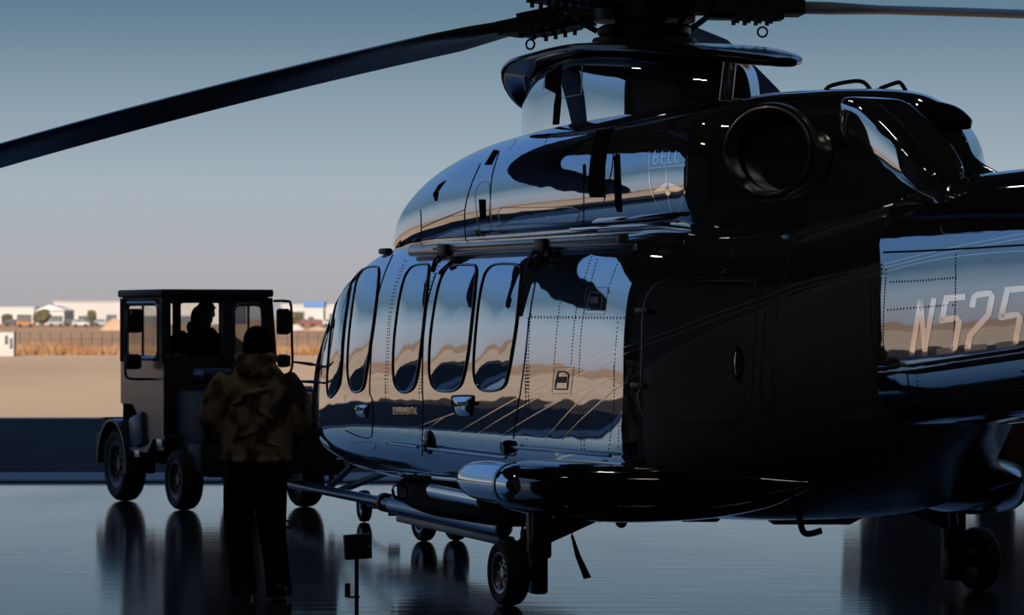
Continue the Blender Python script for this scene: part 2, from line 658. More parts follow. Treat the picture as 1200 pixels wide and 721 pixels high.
# --- windows
WIN = [
    cr(360, 260, 3.604, [(150, 255), (178, 192), (206, 170), (186, 262), (166, 380), (152, 500), (146, 600), (136, 690), (98, 742), (86, 690), (92, 560), (104, 450), (125, 340)]),
    cr(360, 260, 3.604, [(225, 220), (252, 196), (290, 190), (303, 202), (300, 270), (285, 400), (268, 520), (250, 640), (238, 700), (215, 718), (190, 712), (174, 660), (172, 580), (180, 460), (195, 340), (208, 260)]),
    cr(360, 260, 3.604, [(428, 208), (455, 186), (500, 180), (515, 192), (510, 260), (498, 380), (485, 500), (470, 620), (455, 690), (430, 717), (395, 717), (370, 680), (364, 600), (370, 480), (388, 340), (408, 250)]),
    cr(360, 260, 3.604, [(580, 212), (610, 188), (690, 183), (715, 197), (710, 280), (695, 430), (680, 560), (660, 660), (640, 700), (600, 716), (545, 708), (522, 670), (516, 600), (522, 480), (540, 350), (558, 265)]),
    cr(360, 260, 3.604, [(762, 205), (800, 181), (880, 181), (905, 202), (900, 280), (885, 430), (865, 560), (850, 640), (835, 690), (800, 711), (742, 711), (713, 680), (704, 620), (710, 500), (725, 350), (742, 255)]),
]
for wpts in WIN:
    pane = patch(MB(), wpts, 0.003, ('hull',), 9, 0.018).build('window_pane', GLASS, heli, angle=60)
    skin_tube(MB(), wpts, 0.0105, 0.001, ('hull',), True, 10).build('window_seal', BLACKG, pane)
    skin_tube(MB(), [(x, y) for x, y in wpts], 0.004, 0.010, ('hull',), True, 6).build('window_bead', STEEL, pane)

# --- painted pinstripes
STR = [
    cr(360, 440, 4, [(190, 385), (350, 310), (520, 240), (690, 178)]),
    cr(360, 440, 4, [(345, 440), (400, 380), (540, 270), (650, 190)]),
    cr(360, 440, 4, [(455, 465), (500, 420), (550, 375)]),
    cr(360, 440, 4, [(590, 475), (620, 425), (645, 395)]),
    cr(360, 440, 4, [(690, 480), (725, 430), (755, 405)]),
    cr(360, 440, 4, [(605, 325), (760, 235), (960, 120), (1160, 20)]) + cr(600, 260, 3.607, [(270, 610), (520, 515), (700, 450), (850, 390), (1082, 312)]) + cr(860, 230, 2.885, [(240, 290), (500, 232), (700, 182), (981, 127), (1150, 100)]),
    cr(360, 440, 4, [(705, 345), (850, 240), (1000, 150), (1170, 55)]) + cr(600, 260, 3.607, [(300, 640), (520, 540), (720, 465), (900, 400), (1082, 338)]) + cr(860, 230, 2.885, [(250, 305), (500, 244), (720, 192), (981, 142), (1150, 116)]),
    cr(360, 440, 4, [(810, 355), (950, 255), (1100, 165), (1200, 110)]) + cr(600, 430, 3.434, [(130, 160), (300, 85), (405, 45)]),
    cr(600, 430, 3.434, [(60, 385), (150, 270), (280, 130), (390, 45)]),
    cr(600, 430, 3.434, [(125, 390), (240, 250), (380, 120), (460, 60), (545, 0)]) + cr(600, 260, 3.607, [(700, 540), (850, 460), (1000, 395), (1082, 362)]) + cr(860, 230, 2.885, [(150, 355), (300, 310), (480, 266), (600, 232), (760, 203), (981, 184), (1150, 172)]),
]
for st_ in STR:
    ribbon(MB(), st_, 1.25, 0.0015, ('hull', 'boom')).build('pinstripe', DECAL, heli)

# the aft flank below the lowest pinstripe is painted charcoal
eh = [hit(u, v, ('hull',)) for u, v in STR[-1] if u > 745]
eh = [h[0] for h in eh if h]
qa, qb, qc = [float(t) for t in np.polyfit([p.x for p in eh], [p.z for p in eh], 2)]
hn = HULLP.node_tree
tcn = hn.nodes.new('ShaderNodeTexCoord')
spn_ = hn.nodes.new('ShaderNodeSeparateXYZ')
hn.links.new(tcn.outputs['Object'], spn_.inputs[0])


def mnode(op, a, b2):
    q = hn.nodes.new('ShaderNodeMath'); q.operation = op
    for k, val in enumerate((a, b2)):
        if isinstance(val, float): q.inputs[k].default_value = val
        else: hn.links.new(val, q.inputs[k])
    return q.outputs[0]


X_ = spn_.outputs['X']
curve = mnode('ADD', mnode('MULTIPLY', mnode('ADD', mnode('MULTIPLY', X_, qa), qb), X_), qc)
fac = mnode('MAXIMUM', mnode('MULTIPLY', mnode('LESS_THAN', spn_.outputs['Z'], curve), mnode('LESS_THAN', X_, -1.04)),
            mnode('MULTIPLY', mnode('LESS_THAN', spn_.outputs['Z'], 1.6), mnode('LESS_THAN', spn_.outputs['Y'], -0.25)))
char = hn.nodes.new('ShaderNodeBsdfPrincipled')
char.inputs['Base Color'].default_value = (0.12, 0.135, 0.15, 1)
char.inputs['Roughness'].default_value = 0.30
mixs = hn.nodes.new('ShaderNodeMixShader')
hn.links.new(fac, mixs.inputs[0])
hn.links.new(hn.nodes['Principled BSDF'].outputs[0], mixs.inputs[1])
hn.links.new(char.outputs[0], mixs.inputs[2])
hn.links.new(mixs.outputs[0], [n_ for n_ in hn.nodes if n_.type == 'OUTPUT_MATERIAL'][0].inputs[0])

# --- lettering and badge
def letters(name, strokes, w, keys, m=DECAL, off=0.0015):
    mb = MB()
    for s_ in strokes:
        ribbon(mb, s_, w, off, keys, smooth=False)
    return mb.build(name, m, heli)


REGM = mat('registration_letters', (1.0, 1.0, 1.0), 0.06, 0.98)
c3 = lambda p: cr(860, 230, 2.885, p)
letters('registration_letter', [c3([(601, 541), (632, 352)]), c3([(632, 352), (648, 541)]), c3([(642, 541), (678, 345)])], 6.0, ('boom',), REGM)
letters('registration_letter', [c3([(784, 340), (712, 346)]), c3([(722, 336), (704, 422)]), c3([(696, 420), (754, 412), (763, 424), (746, 512), (735, 522), (686, 526)])], 7.0, ('boom',), REGM)
letters('registration_letter', [c3([(806, 376), (814, 340), (826, 333), (866, 328), (874, 340), (862, 400), (800, 470), (790, 516)]), c3([(780, 516), (856, 508)])], 7.0, ('boom',), REGM)
letters('registration_letter', [c3([(1000, 310), (918, 318)]), c3([(928, 308), (904, 412)]), c3([(896, 410), (960, 400), (968, 412), (954, 490), (942, 500), (886, 506)])], 7.0, ('boom',), REGM)
c8 = lambda p: cr(700, 110, 4.004, p)
badge = MB()
ribbon(badge, c8([(245, 242), (330, 236), (420, 230)]), 1.3, 0.0016, ('cowl',), smooth=False)
ribbon(badge, c8([(420, 230), (418, 340), (412, 450), (392, 530), (362, 612)]), 1.3, 0.0016, ('cowl',))
ribbon(badge, c8([(245, 242), (245, 380), (256, 460), (290, 530), (362, 612)]), 1.3, 0.0016, ('cowl',))
ribbon(badge, c8([(247, 350), (330, 341), (414, 334)]), 1.5, 0.0016, ('cowl',), smooth=False)
ribbon(badge, c8([(324, 348), (328, 455)]), 1.2, 0.0016, ('cowl',), smooth=False)
ribbon(badge, c8([(332, 480), (346, 545), (360, 606)]), 1.8, 0.0016, ('cowl',), smooth=False)
patch(badge, c8([(262, 460), (325, 414), (322, 452), (300, 458)]), 0.0016, ('cowl',), 3, smooth=False)
patch(badge, c8([(334, 414), (407, 446), (372, 456), (338, 452)]), 0.0016, ('cowl',), 3, smooth=False)
patch(badge, c8([(329, 448), (344, 464), (336, 490), (320, 466)]), 0.0016, ('cowl',), 3, smooth=False)
badge.build('shield_badge', BADGEM, heli)
letters('badge_letter', [c8([(265, 328), (272, 264)]), c8([(266, 264), (286, 263), (291, 272), (288, 290), (280, 295), (268, 296)]), c8([(280, 295), (288, 304), (285, 320), (278, 327), (262, 328)])], 1.9, ('cowl',), BADGEM)
letters('badge_letter', [c8([(300, 326), (306, 262)]), c8([(303, 262), (330, 261)]), c8([(303, 293), (324, 292)]), c8([(298, 326), (324, 324)])], 1.9, ('cowl',), BADGEM)
letters('badge_letter', [c8([(334, 324), (340, 261)]), c8([(332, 323), (355, 321)])], 1.9, ('cowl',), BADGEM)
letters('badge_letter', [c8([(364, 321), (370, 260)]), c8([(362, 320), (388, 318)])], 1.9, ('cowl',), BADGEM)

fc = bpy.data.curves.new('lettering', 'FONT')
fc.body = 'EXPERIMENTAL'
fo = bpy.data.objects.new('lettering', fc)
C.objects.link(fo)
bpy.context.view_layer.update()
tm = bpy.data.meshes.new_from_object(fo)
bpy.data.objects.remove(fo)
tx = [v.co.x for v in tm.vertices]; ty = [v.co.y for v in tm.vertices]
tv = []
for v in tm.vertices:
    u_ = 460.8 + (v.co.x - min(tx)) / (max(tx) - min(tx)) * 28.4
    v_ = 485.6 - (v.co.y - min(ty)) / (max(ty) - min(ty)) * 8.2
    h = hitn(u_, v_, ('hull',))
    tv.append(h[0] + h[1] * 0.0018)
raw('experimental_lettering', tv, [tuple(p.vertices) for p in tm.polygons], BADGEM, heli, False)

# --- seams of doors, hatches and panels
def seam(name, pts, w=1.0, keys=ALLK, m=SEAM, smooth=True, closed=False, parent=None):
    return ribbon(MB(), pts, w, 0.0022, keys, closed, smooth).build(name, m, parent or heli)


H = ('hull',)
seam('door_seam', cr(360, 260, 3.604, [(362, 138), (325, 225), (295, 330), (277, 460), (268, 600), (264, 720)]) + cr(360, 440, 4, [(306, 120), (306, 250), (295, 292), (240, 286), (180, 258)]), 1.1, H)
seam('door_seam', cr(360, 260, 3.604, [(545, 215), (515, 310), (497, 420), (488, 560), (487, 720)]) + cr(360, 440, 4, [(543, 120), (541, 250), (540, 380)]), 1.1, H)
seam('door_seam', cr(600, 260, 3.607, [(100, 250), (75, 395), (57, 560), (36, 720)]) + cr(600, 430, 3.434, [(25, 150), (6, 290)]), 1.2, H)
jamb = patch(MB(), [(626, 290), (641, 291), (634, 306), (624, 328), (617, 352), (612, 371), (606, 371), (611, 345), (615, 318)], 0.003, H, 5, smooth=False)
jamb.build('door_jamb_panel', SEAM, heli)
hatch = seam('baggage_door_seam', cr(600, 260, 3.607, [(541, 700), (547, 560), (550, 420), (562, 335), (592, 280), (640, 252), (800, 250), (1000, 252), (1030, 280), (1038, 330), (1030, 450), (1021, 600)])
     + cr(600, 430, 3.434, [(968, 60), (964, 130), (948, 195), (915, 224), (730, 220), (560, 210), (520, 182), (506, 110)]), 1.0, H, STEEL, True, True)
hd = patch(MB(), [(865.3 + 6.5 * math.cos(a), 425.8 + 20 * math.sin(a)) for a in np.linspace(0, 2 * math.pi, 16, endpoint=False)], 0.004, H, 3, 0.006).build('hatch_handle_recess', BLACKG, hatch)
patch(MB(), [(865.3 + 3.6 * math.cos(a), 425.8 + 15 * math.sin(a)) for a in np.linspace(0, 2 * math.pi, 16, endpoint=False)], 0.012, H, 3, 0.012).build('hatch_handle', CHROME, hatch)
for (x0, x1, y0, y1) in ((525, 595, 363, 387), (503, 577, 678, 704)):
    p = hit(*cr(600, 260, 3.607, [((x0 + x1) / 2, (y0 + y1) / 2)])[0], H)
    MB().box(p[0] + p[1] * 0.012, (0.20, 0.03, 0.035), None, 0.008).build('hatch_hinge', BLACK, hatch)
# small framed ports
for (x0, x1, y0, y1) in ((318, 384, 298, 372), (183, 240, 634, 708)):
    q = cr(600, 260, 3.607, [(x0, y1), (x0 + 4, (y0 + y1) / 2), (x0 + 14, y0), (x1 - 14, y0), (x1, y0 + 12), (x1 - 6, y1)])
    port = seam('port_frame', q, 1.9, H, BLACK, False, True)
    cxp, cyp = sum(a for a, _ in q) / 6, sum(c for _, c in q) / 6
    patch(MB(), [(cxp - 4.6, cyp - 3.4), (cxp + 5, cyp - 3.4), (cxp + 4.6, cyp + 4), (cxp - 5, cyp + 4)], 0.006, H, 3, smooth=False).build('port_lens', BLACK, port)
    q2 = cr(600, 260, 3.607, [(x0 - 14, y1 + 20), (x0 - 4, y0 - 18), (x1 + 22, y0 - 20), (x1 + 8, y1 + 20)])
    seam('port_plate_seam', q2, 0.5, H, RIVET, False, True, port)
# door handles
for q, nm in ((cr(360, 440, 4, [(682, 112), (692, 98), (770, 97), (780, 115), (772, 170), (762, 190), (712, 190), (690, 160)]), 1),
              (cr(360, 440, 4, [(224, 150), (240, 137), (285, 138), (284, 165), (276, 196), (248, 194), (230, 175)]), 0)):
    hp = patch(MB(), q, 0.004, H, 5, 0.03).build('door_handle', CHROME, heli)
    cxp, cyp = sum(a for a, _ in q) / len(q), sum(c for _, c in q) / len(q)
    patch(MB(), [(cxp - 1, cyp - 4), (cxp + 8 * nm + 4, cyp - 5), (cxp + 8 * nm + 4, cyp + 0), (cxp - 1, cyp + 1)], 0.04, H, 3, smooth=False).build('latch_grip', BLACK, hp)
    skin_tube(MB(), q, 0.008, 0.004, H, True, 6).build('handle_rim', BLACK, hp)

# boom panels: spine joint, strake, lower access panel
B = ('boom',)
seam('boom_joint', c3([(505, 190), (700, 182), (981, 165), (1150, 155)]), 2.2, B)
strake = MB()
P1 = [hit(*p, B) for p in c3([(494, 603), (620, 592), (760, 572), (981, 540), (1100, 524)])]
for k, (dz, dw) in enumerate(((0.0, 0.03), (0.035, 0.022))):
    strake.tube([h[0] + h[1] * 0.006 + Vector((0, 0, dz)) for h in P1], dw * 0.6, 8)
strake.build('boom_strake', PAINT, heli)
seam('access_panel_seam', c3([(586, 600), (592, 650), (600, 694)]), 0.9, B, SEAM)
seam('access_panel_seam', c3([(600, 695), (700, 682), (860, 660), (981, 640), (1100, 622)]), 1.0, B, STEEL)
seam('boom_bottom_trim', c3([(520, 716), (700, 694), (860, 672), (981, 654)]), 0.8, ('boom', 'hull'), STEEL)
seam('grab_handle_seam', c3([(700, 102), (708, 124), (760, 127), (840, 122)]), 0.6, B, STEEL)

# cowling seams, louvres and slots
SLOTM = mat('slot_black', (0.003, 0.003, 0.003), 0.9, 0.0, 0.05)
K = ('cowl',)
c7 = lambda p: cr(460, 130, 3.793, p)
for q in ([(125, 440), (128, 520), (125, 585)], [(130, 520), (220, 480), (322, 440)], [(392, 232), (350, 330), (322, 440), (325, 580)],
          [(475, 178), (450, 260), (438, 330), (430, 500)], [(985, 140), (1060, 138), (1138, 136)], [(940, 400), (975, 260), (985, 140), (1000, 100)], [(850, 520), (850, 380), (848, 250)]):
    seam('cowling_seam', c7(q), 0.9, K)
for q in ([(410, 240), (440, 238), (472, 176), (450, 174)], [(180, 372), (190, 402), (198, 400), (196, 368), (240, 306), (205, 330)],
          [(385, 393), (413, 393), (415, 478), (390, 480)], [(985, 205), (995, 190), (1010, 192), (1020, 450), (1000, 450), (990, 420)],
          [(905, 90), (985, 78), (960, 130), (945, 240), (940, 385), (880, 385), (868, 350), (880, 220)], [(848, 240), (858, 235), (860, 320), (848, 318)]):
    patch(MB(), c7(q), 0.004, K, 4, smooth=False).build('cooling_slot', SLOTM, heli)
pn = patch(MB(), c7([(470, 450), (490, 434), (800, 430), (826, 440), (828, 470), (812, 492), (500, 502), (478, 490)]), 0.002, K, 4, 0.0, False).build('access_panel', PAINT, heli)
seam('access_panel_edge', c7([(470, 450), (490, 432), (800, 428), (828, 440), (830, 470), (814, 495), (500, 505), (476, 490)]), 1.0, K, STEEL, False, True, pn)
lt = seam('latch_plate_seam', c7([(368, 400), (375, 345), (395, 318), (425, 320), (432, 360), (438, 520), (425, 548), (390, 545)]), 0.8, K, STEEL, True, True)
sh = seam('shield_panel_seam', c8([(80, 228), (240, 222), (420, 220), (500, 250), (530, 290), (535, 520)]), 0.7, K)

# pylon grille and frames
PY = ('pyl',)
cp = lambda p: cr(590, 40, 5.546, p)
patch(MB(), cp([(278, 262), (385, 200), (372, 320), (375, 420), (360, 588), (322, 590), (330, 460), (350, 380), (335, 345), (270, 350)]), 0.004, PY, 4, smooth=False).build('intake_slot', SLOTM, heli)
seam('intake_frame', cp([(255, 360), (275, 262), (400, 180), (420, 150), (500, 152), (515, 180), (505, 390), (380, 415)]), 1.0, PY, STEEL, False)

# --- rivets: rows along the skin
def rivet_rows(name, rows, pitch, r, keys):
    mb = MB()
    for row in rows:
        for (u, v) in dens(smooth_path(row, 4), pitch):
            h = hit(u, v, keys)
            if not h: continue
            a, b2, d = basis(h[1])
            q = len(mb.v)
            for k in range(5):
                t = 2 * math.pi * k / 5
                mb.v.append(h[0] + (a * math.cos(t) + b2 * math.sin(t)) * r)
            mb.v.append(h[0] + h[1] * r * 0.6)
            mb.f += [(q + k, q + (k + 1) % 5, q + 5) for k in range(5)]
    o = mb.build(name, RIVET, heli)
    o['kind'] = 'stuff'
    return o


c5 = lambda p: cr(600, 260, 3.607, p)
c6 = lambda p: cr(600, 430, 3.434, p)
rw = [c5(q) for q in ([(262, 140), (205, 330), (178, 600)], [(335, 150), (272, 370), (250, 600)], [(360, 160), (300, 400), (283, 650)],
      [(460, 140), (415, 260), (410, 300)], [(555, 150), (515, 280), (482, 390)], [(447, 425), (436, 560), (430, 690)], [(120, 170), (85, 330), (80, 400)],
      [(68, 410), (62, 560), (55, 720)], [(76, 410), (70, 560), (63, 720)], [(85, 405), (300, 407), (530, 409)], [(85, 401), (300, 403), (530, 405)],
      [(575, 160), (545, 290), (512, 440), (500, 600), (490, 720)], [(590, 165), (558, 290), (522, 440), (511, 600), (500, 720)], [(605, 170), (572, 280), (534, 440), (522, 600), (512, 720)],
      [(620, 236), (850, 236), (1082, 236)], [(890, 215), (915, 150), (940, 105)], [(900, 215), (925, 150), (948, 108)], [(1075, 290), (1065, 480), (1055, 720)], [(985, 370), (1000, 368)])]
rw += [c6(q) for q in ([(60, 0), (57, 150)], [(70, 0), (66, 150)], [(410, 0), (410, 150), (390, 330)], [(430, 220), (428, 320)], [(445, 180), (470, 340)], [(468, 60), (480, 200), (490, 360)], [(485, 80), (495, 220), (508, 360)],
      [(1000, 0), (1000, 180)], [(1048, 0), (1048, 190)], [(160, 170), (280, 172), (390, 188)], [(270, 180), (280, 330)], [(285, 180), (292, 330)], [(915, 60), (935, 70), (935, 150), (920, 120)])]
rw += [cr(360, 260, 3.604, q) for q in ([(410, 165), (370, 270), (345, 400), (335, 560), (330, 720)], [(418, 167), (378, 270), (353, 400), (343, 560), (338, 720)],
      [(560, 150), (520, 270), (492, 400), (478, 560), (472, 720)], [(568, 152), (529, 270), (501, 400), (487, 560), (480, 720)])]
rw += [cr(360, 440, 4, q) for q in ([(365, 0), (367, 100), (370, 230)], [(525, 60), (528, 200), (530, 300)], [(1020, 0), (1025, 160), (1027, 300)], [(1035, 0), (1040, 160)], [(178, 100), (178, 240)], [(210, 318), (270, 312), (320, 322), (315, 345)])]
rivet_rows('hull_rivets', rw, 3.4, 0.0080, H)
rw = [c3(q) for q in ([(500, 250), (492, 400), (492, 560)], [(515, 250), (506, 400), (506, 545)], [(530, 290), (640, 285), (750, 275)], [(750, 200), (748, 380), (740, 510)], [(520, 385), (640, 375), (740, 368)],
      [(600, 680), (760, 660), (981, 630)], [(620, 690), (620, 610)])]
rivet_rows('boom_rivets', rw, 3.2, 0.0085, B)
rw = [c3(q) for q in ([(108, 320), (97, 520), (90, 720)], [(150, 320), (135, 520), (130, 720)], [(205, 80), (180, 240), (160, 330)], [(462, 300), (465, 430), (470, 580)], [(478, 300), (480, 430), (484, 580)])]
rivet_rows('aft_hull_rivets', rw, 3.2, 0.0085, H)
rw = [c8(q) for q in ([(575, 522), (640, 518), (668, 520), (670, 580), (580, 582), (577, 530)],)] + [c7(q) for q in ([(480, 430), (560, 430)], [(480, 505), (800, 500)], [(450, 580), (780, 540)], [(520, 170), (550, 130)], [(690, 110), (680, 140)])]
rivet_rows('cowling_rivets', rw, 2.6, 0.007, K)
#MORE

# --- door track along the roof edge
x0, x1 = -0.62, 3.2
RY = 1.165
rl = MB().box(((x0 + 2.95) / 2, RY, 2.332), (2.95 - x0, 0.07, 0.062), None, 0.010).build('door_track', STEEL, heli)
MB().box((3.05, RY - 0.02, 2.328), (0.62, 0.09, 0.085), None, 0.036, 4).build('track_end_cap', mat('grey_painted_cap', (0.85, 0.83, 0.82), 0.42, 0.95), rl)
MB().box((1.1, RY + 0.034, 2.330), (3.3, 0.012, 0.016)).build('track_groove', BLACK, rl)
for xb in (2.52, 0.66):
    br = MB()
    br.box((xb, RY + 0.03, 2.318), (0.18, 0.07, 0.085), None, 0.015)
    br.tube([(xb + 0.08, RY + 0.03, 2.31), (xb + 0.12, RY + 0.055, 2.25), (xb + 0.16, RY + 0.07, 2.17)], 0.020, 8)
    br.tube([(xb - 0.02, RY + 0.05, 2.28), (xb - 0.02, RY + 0.075, 2.25), (xb + 0.04, RY + 0.08, 2.235), (xb + 0.07, RY + 0.05, 2.26)], 0.014, 8)
    br.build('track_bracket', BLACK, heli)
MB().box((-0.35, 1.09, 2.415), (1.5, 0.06, 0.022), None, 0.008).build('cowling_ledge', CHROME, heli)
pa = hitn(448, 294, ('hull',))
MB().box(pa[0] + Vector((0, 0, 0.02)), (0.18, 0.06, 0.045), None, 0.015).build('roof_antenna', BLACK, heli)

# --- cabin step rails along the sill
def sill_rail(pts, disc, rr):
    r_ = skin_tube(MB(), pts, 0.012, 0.035, H).build('step_rail', STEEL, heli)
    h = hit(*disc, H)
    MB().cyl(h[0] + h[1] * 0.005, h[0] + h[1] * 0.05, rr, rr * 0.85, 20).build('rail_pivot', BLACKG, r_)
    return r_


sill_rail(cr(360, 440, 4, [(575, 335), (700, 352), (850, 370), (940, 380), (955, 372)]), cr(360, 440, 4, [(574, 335)])[0], 0.03)
sill_rail(cr(600, 430, 3.434, [(20, 322), (150, 332), (300, 345), (415, 355)]), cr(360, 440, 4, [(945, 337)])[0], 0.05)
skin_tube(MB(), cr(360, 440, 4, [(390, 316), (460, 324), (530, 334)]), 0.010, 0.02, H).build('step_rail', STEEL, heli)
oval = [(503.5 + 6.2 * math.cos(a) + 1.5 * math.sin(a), 518.5 + 14 * math.sin(a)) for a in np.linspace(0, 2 * math.pi, 18, endpoint=False)]
patch(MB(), oval, 0.01, H, 4, 0.03).build('step_cover', BLACKG, heli)
seam('sponson_edge_trim', cr(600, 430, 3.434, [(60, 398), (200, 412), (350, 432), (390, 428), (450, 402)]), 1.0, H, STEEL)

# --- sponsons with their forward pods
for sgn in (1, -1):
    SP = [(0.75, .02, .76, .78, .74, 2, 2, sgn * 1.50),
          (0.6, .17, .76, .86, .64, 2.3, 2.3, sgn * 1.46),
          (0.1, .34, .76, .925, .57, 2.6, 2.6, sgn * 1.38),
          (-0.6, .36, .77, .935, .56, 2.6, 2.6, sgn * 1.26),
          (-1.3, .27, .79, .94, .60, 2.6, 2.6, sgn * 1.06),
          (-1.9, .14, .82, .92, .70, 2.4, 2.4, sgn * .84),
          (-2.3, .02, .86, .88, .84, 2, 2, sgn * .70)]
    sv, sf = loft(SP, 50, 40)
    spn = raw('sponson', sv, sf, PAINT2 if sgn > 0 else BLACKG, heli)
    xs = [1.05, 1.04, 1.0, 0.92, 0.8, 0.62, 0.3, 0.16, 0.06, -0.08, -0.20, -0.27, -0.29]
    rs = [0.0, 0.04, 0.078, 0.107, 0.126, 0.135, 0.137, 0.137, 0.134, 0.118, 0.082, 0.035, 0.0]
    MB().lathe(list(zip(rs, [x - 0.3 for x in xs])), (0.3, sgn * 1.60, 0.765), (1, 0, 0), 40).build('sponson_pod', PAINT if sgn > 0 else BLACK, heli)
    MB().lathe([(0.139, -0.02), (0.143, -0.02), (0.143, 0.02), (0.139, 0.02)], (0.17, sgn * 1.60, 0.765), (1, 0, 0), 40, True).build('pod_band', STEEL, heli)


# --- landing gear
def wheel(mb_parent, c, r, w, ydir, tyre_name='tyre'):
    c = Vector(c)
    prof = [(r * 0.60, -w * 0.40), (r * 0.72, -w * 0.49), (r * 0.88, -w * 0.48), (r * 0.965, -w * 0.36), (r, -w * 0.18), (r * 0.985, -w * 0.16), (r * 0.985, -w * 0.13), (r, -w * 0.11),
            (r, w * 0.11), (r * 0.985, w * 0.13), (r * 0.985, w * 0.16), (r, w * 0.18), (r * 0.965, w * 0.36), (r * 0.88, w * 0.48), (r * 0.72, w * 0.49), (r * 0.60, w * 0.40)]
    t = MB().lathe(prof, c, (0, ydir, 0), 36, True).build(tyre_name, RUBBER, mb_parent)
    rim = MB()
    rim.lathe([(0.001, w * 0.30), (r * 0.16, w * 0.30), (r * 0.20, w * 0.22), (r * 0.42, w * 0.20), (r * 0.50, w * 0.34), (r * 0.60, w * 0.42), (r * 0.64, w * 0.42), (r * 0.64, -w * 0.42), (r * 0.5, -w * 0.34), (r * 0.001, -w * 0.3)], c, (0, ydir, 0), 28)
    for k in range(6):
        a = k * math.pi / 3
        p = c + Vector((math.cos(a) * r * 0.31, ydir * w * 0.20, math.sin(a) * r * 0.31))
        rim.cyl(p, p + Vector((0, ydir * w * 0.10, 0)), r * 0.045, None, 8)
    return t, rim


WHEELM = mat('grey_alloy_wheel', (0.30, 0.31, 0.33), 0.35, 0.9)
for sgn in (1, -1):
    g = MB()
    yS = 1.50
    g.cyl((-0.02, sgn * yS, 0.60), (-0.02, sgn * yS, 0.30), 0.075, 0.07, 16)
    g.box((-0.02, sgn * yS, 0.47), (0.15, 0.13, 0.34), None, 0.02)
    g.box((0.0, sgn * yS, 0.20), (0.14, 0.10, 0.26), None, 0.02)
    g.cyl((0, sgn * yS, 0.20), (0, sgn * (yS + 0.17), 0.20), 0.05, 0.04, 12)
    g.cyl((-0.02, sgn * yS, 0.44), (-0.02, sgn * (yS - 0.36), 0.60), 0.045, 0.055, 12)
    g.cyl((-0.04, sgn * yS, 0.40), (-0.45, sgn * (yS - 0.25), 0.60), 0.03, 0.035, 12)
    leg = g.build('main_gear_leg', DKMET, heli)
    sc = MB()
    sc.tube([(0.09, sgn * (yS + 0.02), 0.52), (0.16, sgn * (yS + 0.04), 0.38), (0.09, sgn * (yS + 0.03), 0.24)], 0.022, 8)
    sc.ball((0.16, sgn * (yS + 0.04), 0.38), 0.04, 10, 8)
    sc.build('torque_link', DKMET, leg)
    hs = MB()
    hs.tube([(0.08, sgn * (yS + 0.05), 0.58), (0.10, sgn * (yS + 0.07), 0.46), (0.085, sgn * (yS + 0.08), 0.34), (0.10, sgn * (yS + 0.06), 0.22)], 0.010, 6)
    for z in (0.55, 0.47, 0.40, 0.33, 0.27):
        hs.ball((0.09, sgn * (yS + 0.065), z), (0.014, 0.014, 0.018), 8, 6)
    hs.build('brake_hose', STEEL, leg)
    t, rim = wheel(leg, (0, sgn * 1.70, 0.212), 0.212, 0.155, sgn)
    rim.build('wheel_rim', WHEELM if sgn > 0 else BLACK, leg)
# twin nose wheels
g = MB()
g.cyl((6.1, -0.09, 0.66), (6.1, -0.09, 0.20), 0.06, 0.05, 16)
g.cyl((6.1, -0.23, 0.19), (6.1, 0.05, 0.19), 0.03, None, 12)
g.cyl((6.1, -0.09, 0.34), (6.5, -0.09, 0.66), 0.03, 0.03, 10)
leg = g.build('nose_gear_leg', DKMET, heli)
for sgn in (1, -1):
    t, rim = wheel(leg, (6.1, sgn * 0.14 - 0.09, 0.19), 0.19, 0.12, sgn)
    rim.build('wheel_rim', WHEELM, leg)
nd = MB()
nd.box((5.45, 0.34, 0.60), (0.75, 0.02, 0.14), (0.35, 0, 0), 0.006)
nd.build('nose_gear_door', CHROME, heli)
MB().box((5.0, 0.52, 0.555), (0.22, 0.10, 0.12), None, 0.02).build('landing_light', STEEL, heli)
lp = MB().tube(smooth_path([tuple(p) for p in [loc(461, 570, 26.3), loc(463, 583, 26.3), loc(475, 584, 26.3), loc(475, 571, 26.3)]], 3, True), 0.012, 8, True)
lp.build('tow_loop', DKMET, heli)

# keel fairing under the cabin floor, and a float bottle beside it
KF = [(5.3, .04, .50, .56, .46, 3, 3, .42), (5.0, .26, .48, .60, .36, 3, 3, .42), (4.0, .34, .46, .62, .31, 4, 4, .42), (3.0, .36, .46, .62, .31, 4, 4, .42), (2.4, .30, .48, .62, .36, 4, 4, .42), (2.1, .1, .54, .6, .50, 3, 3, .42)]
kv, kf = loft(KF, 40, 36)
raw('keel_fairing', kv, kf, SEAM, heli)
b0, b1 = loc(508, 575, 25.5), loc(566, 586, 24.4)
MB().cyl(b0, b1, 0.055, None, 18).ball(b0, 0.055, 14, 8).ball(b1, 0.055, 14, 8).build('float_bottle', CHROME, heli)
# air data probes on the nose
for (u0, v0, u1, v1) in ((380, 430, 342, 424), (380, 449, 346, 447)):
    h = hitn(u0, v0, ('hull',))
    tip = loc(u1, v1, (HM @ h[0]).y + 0.25)
    MB().tube([h[0] - (tip - h[0]).normalized() * 0.05, h[0] + (tip - h[0]) * 0.4 + Vector((0, 0, 0.004)), tip], [0.016, 0.014, 0.007], 8).build('air_data_probe', BLACK, heli)

# --- belly fittings
def belly_box(u0, u1, v0, v1, Y, depth, name, m=BLACK, bev=0.03):
    a, c = loc(u0, v0, Y), loc(u1, v1, Y)
    mid = (a + c) / 2
    MB().box(mid, (depth, abs(a.y - c.y), abs(a.z - c.z)), None, bev, 3).build(name, m, heli)


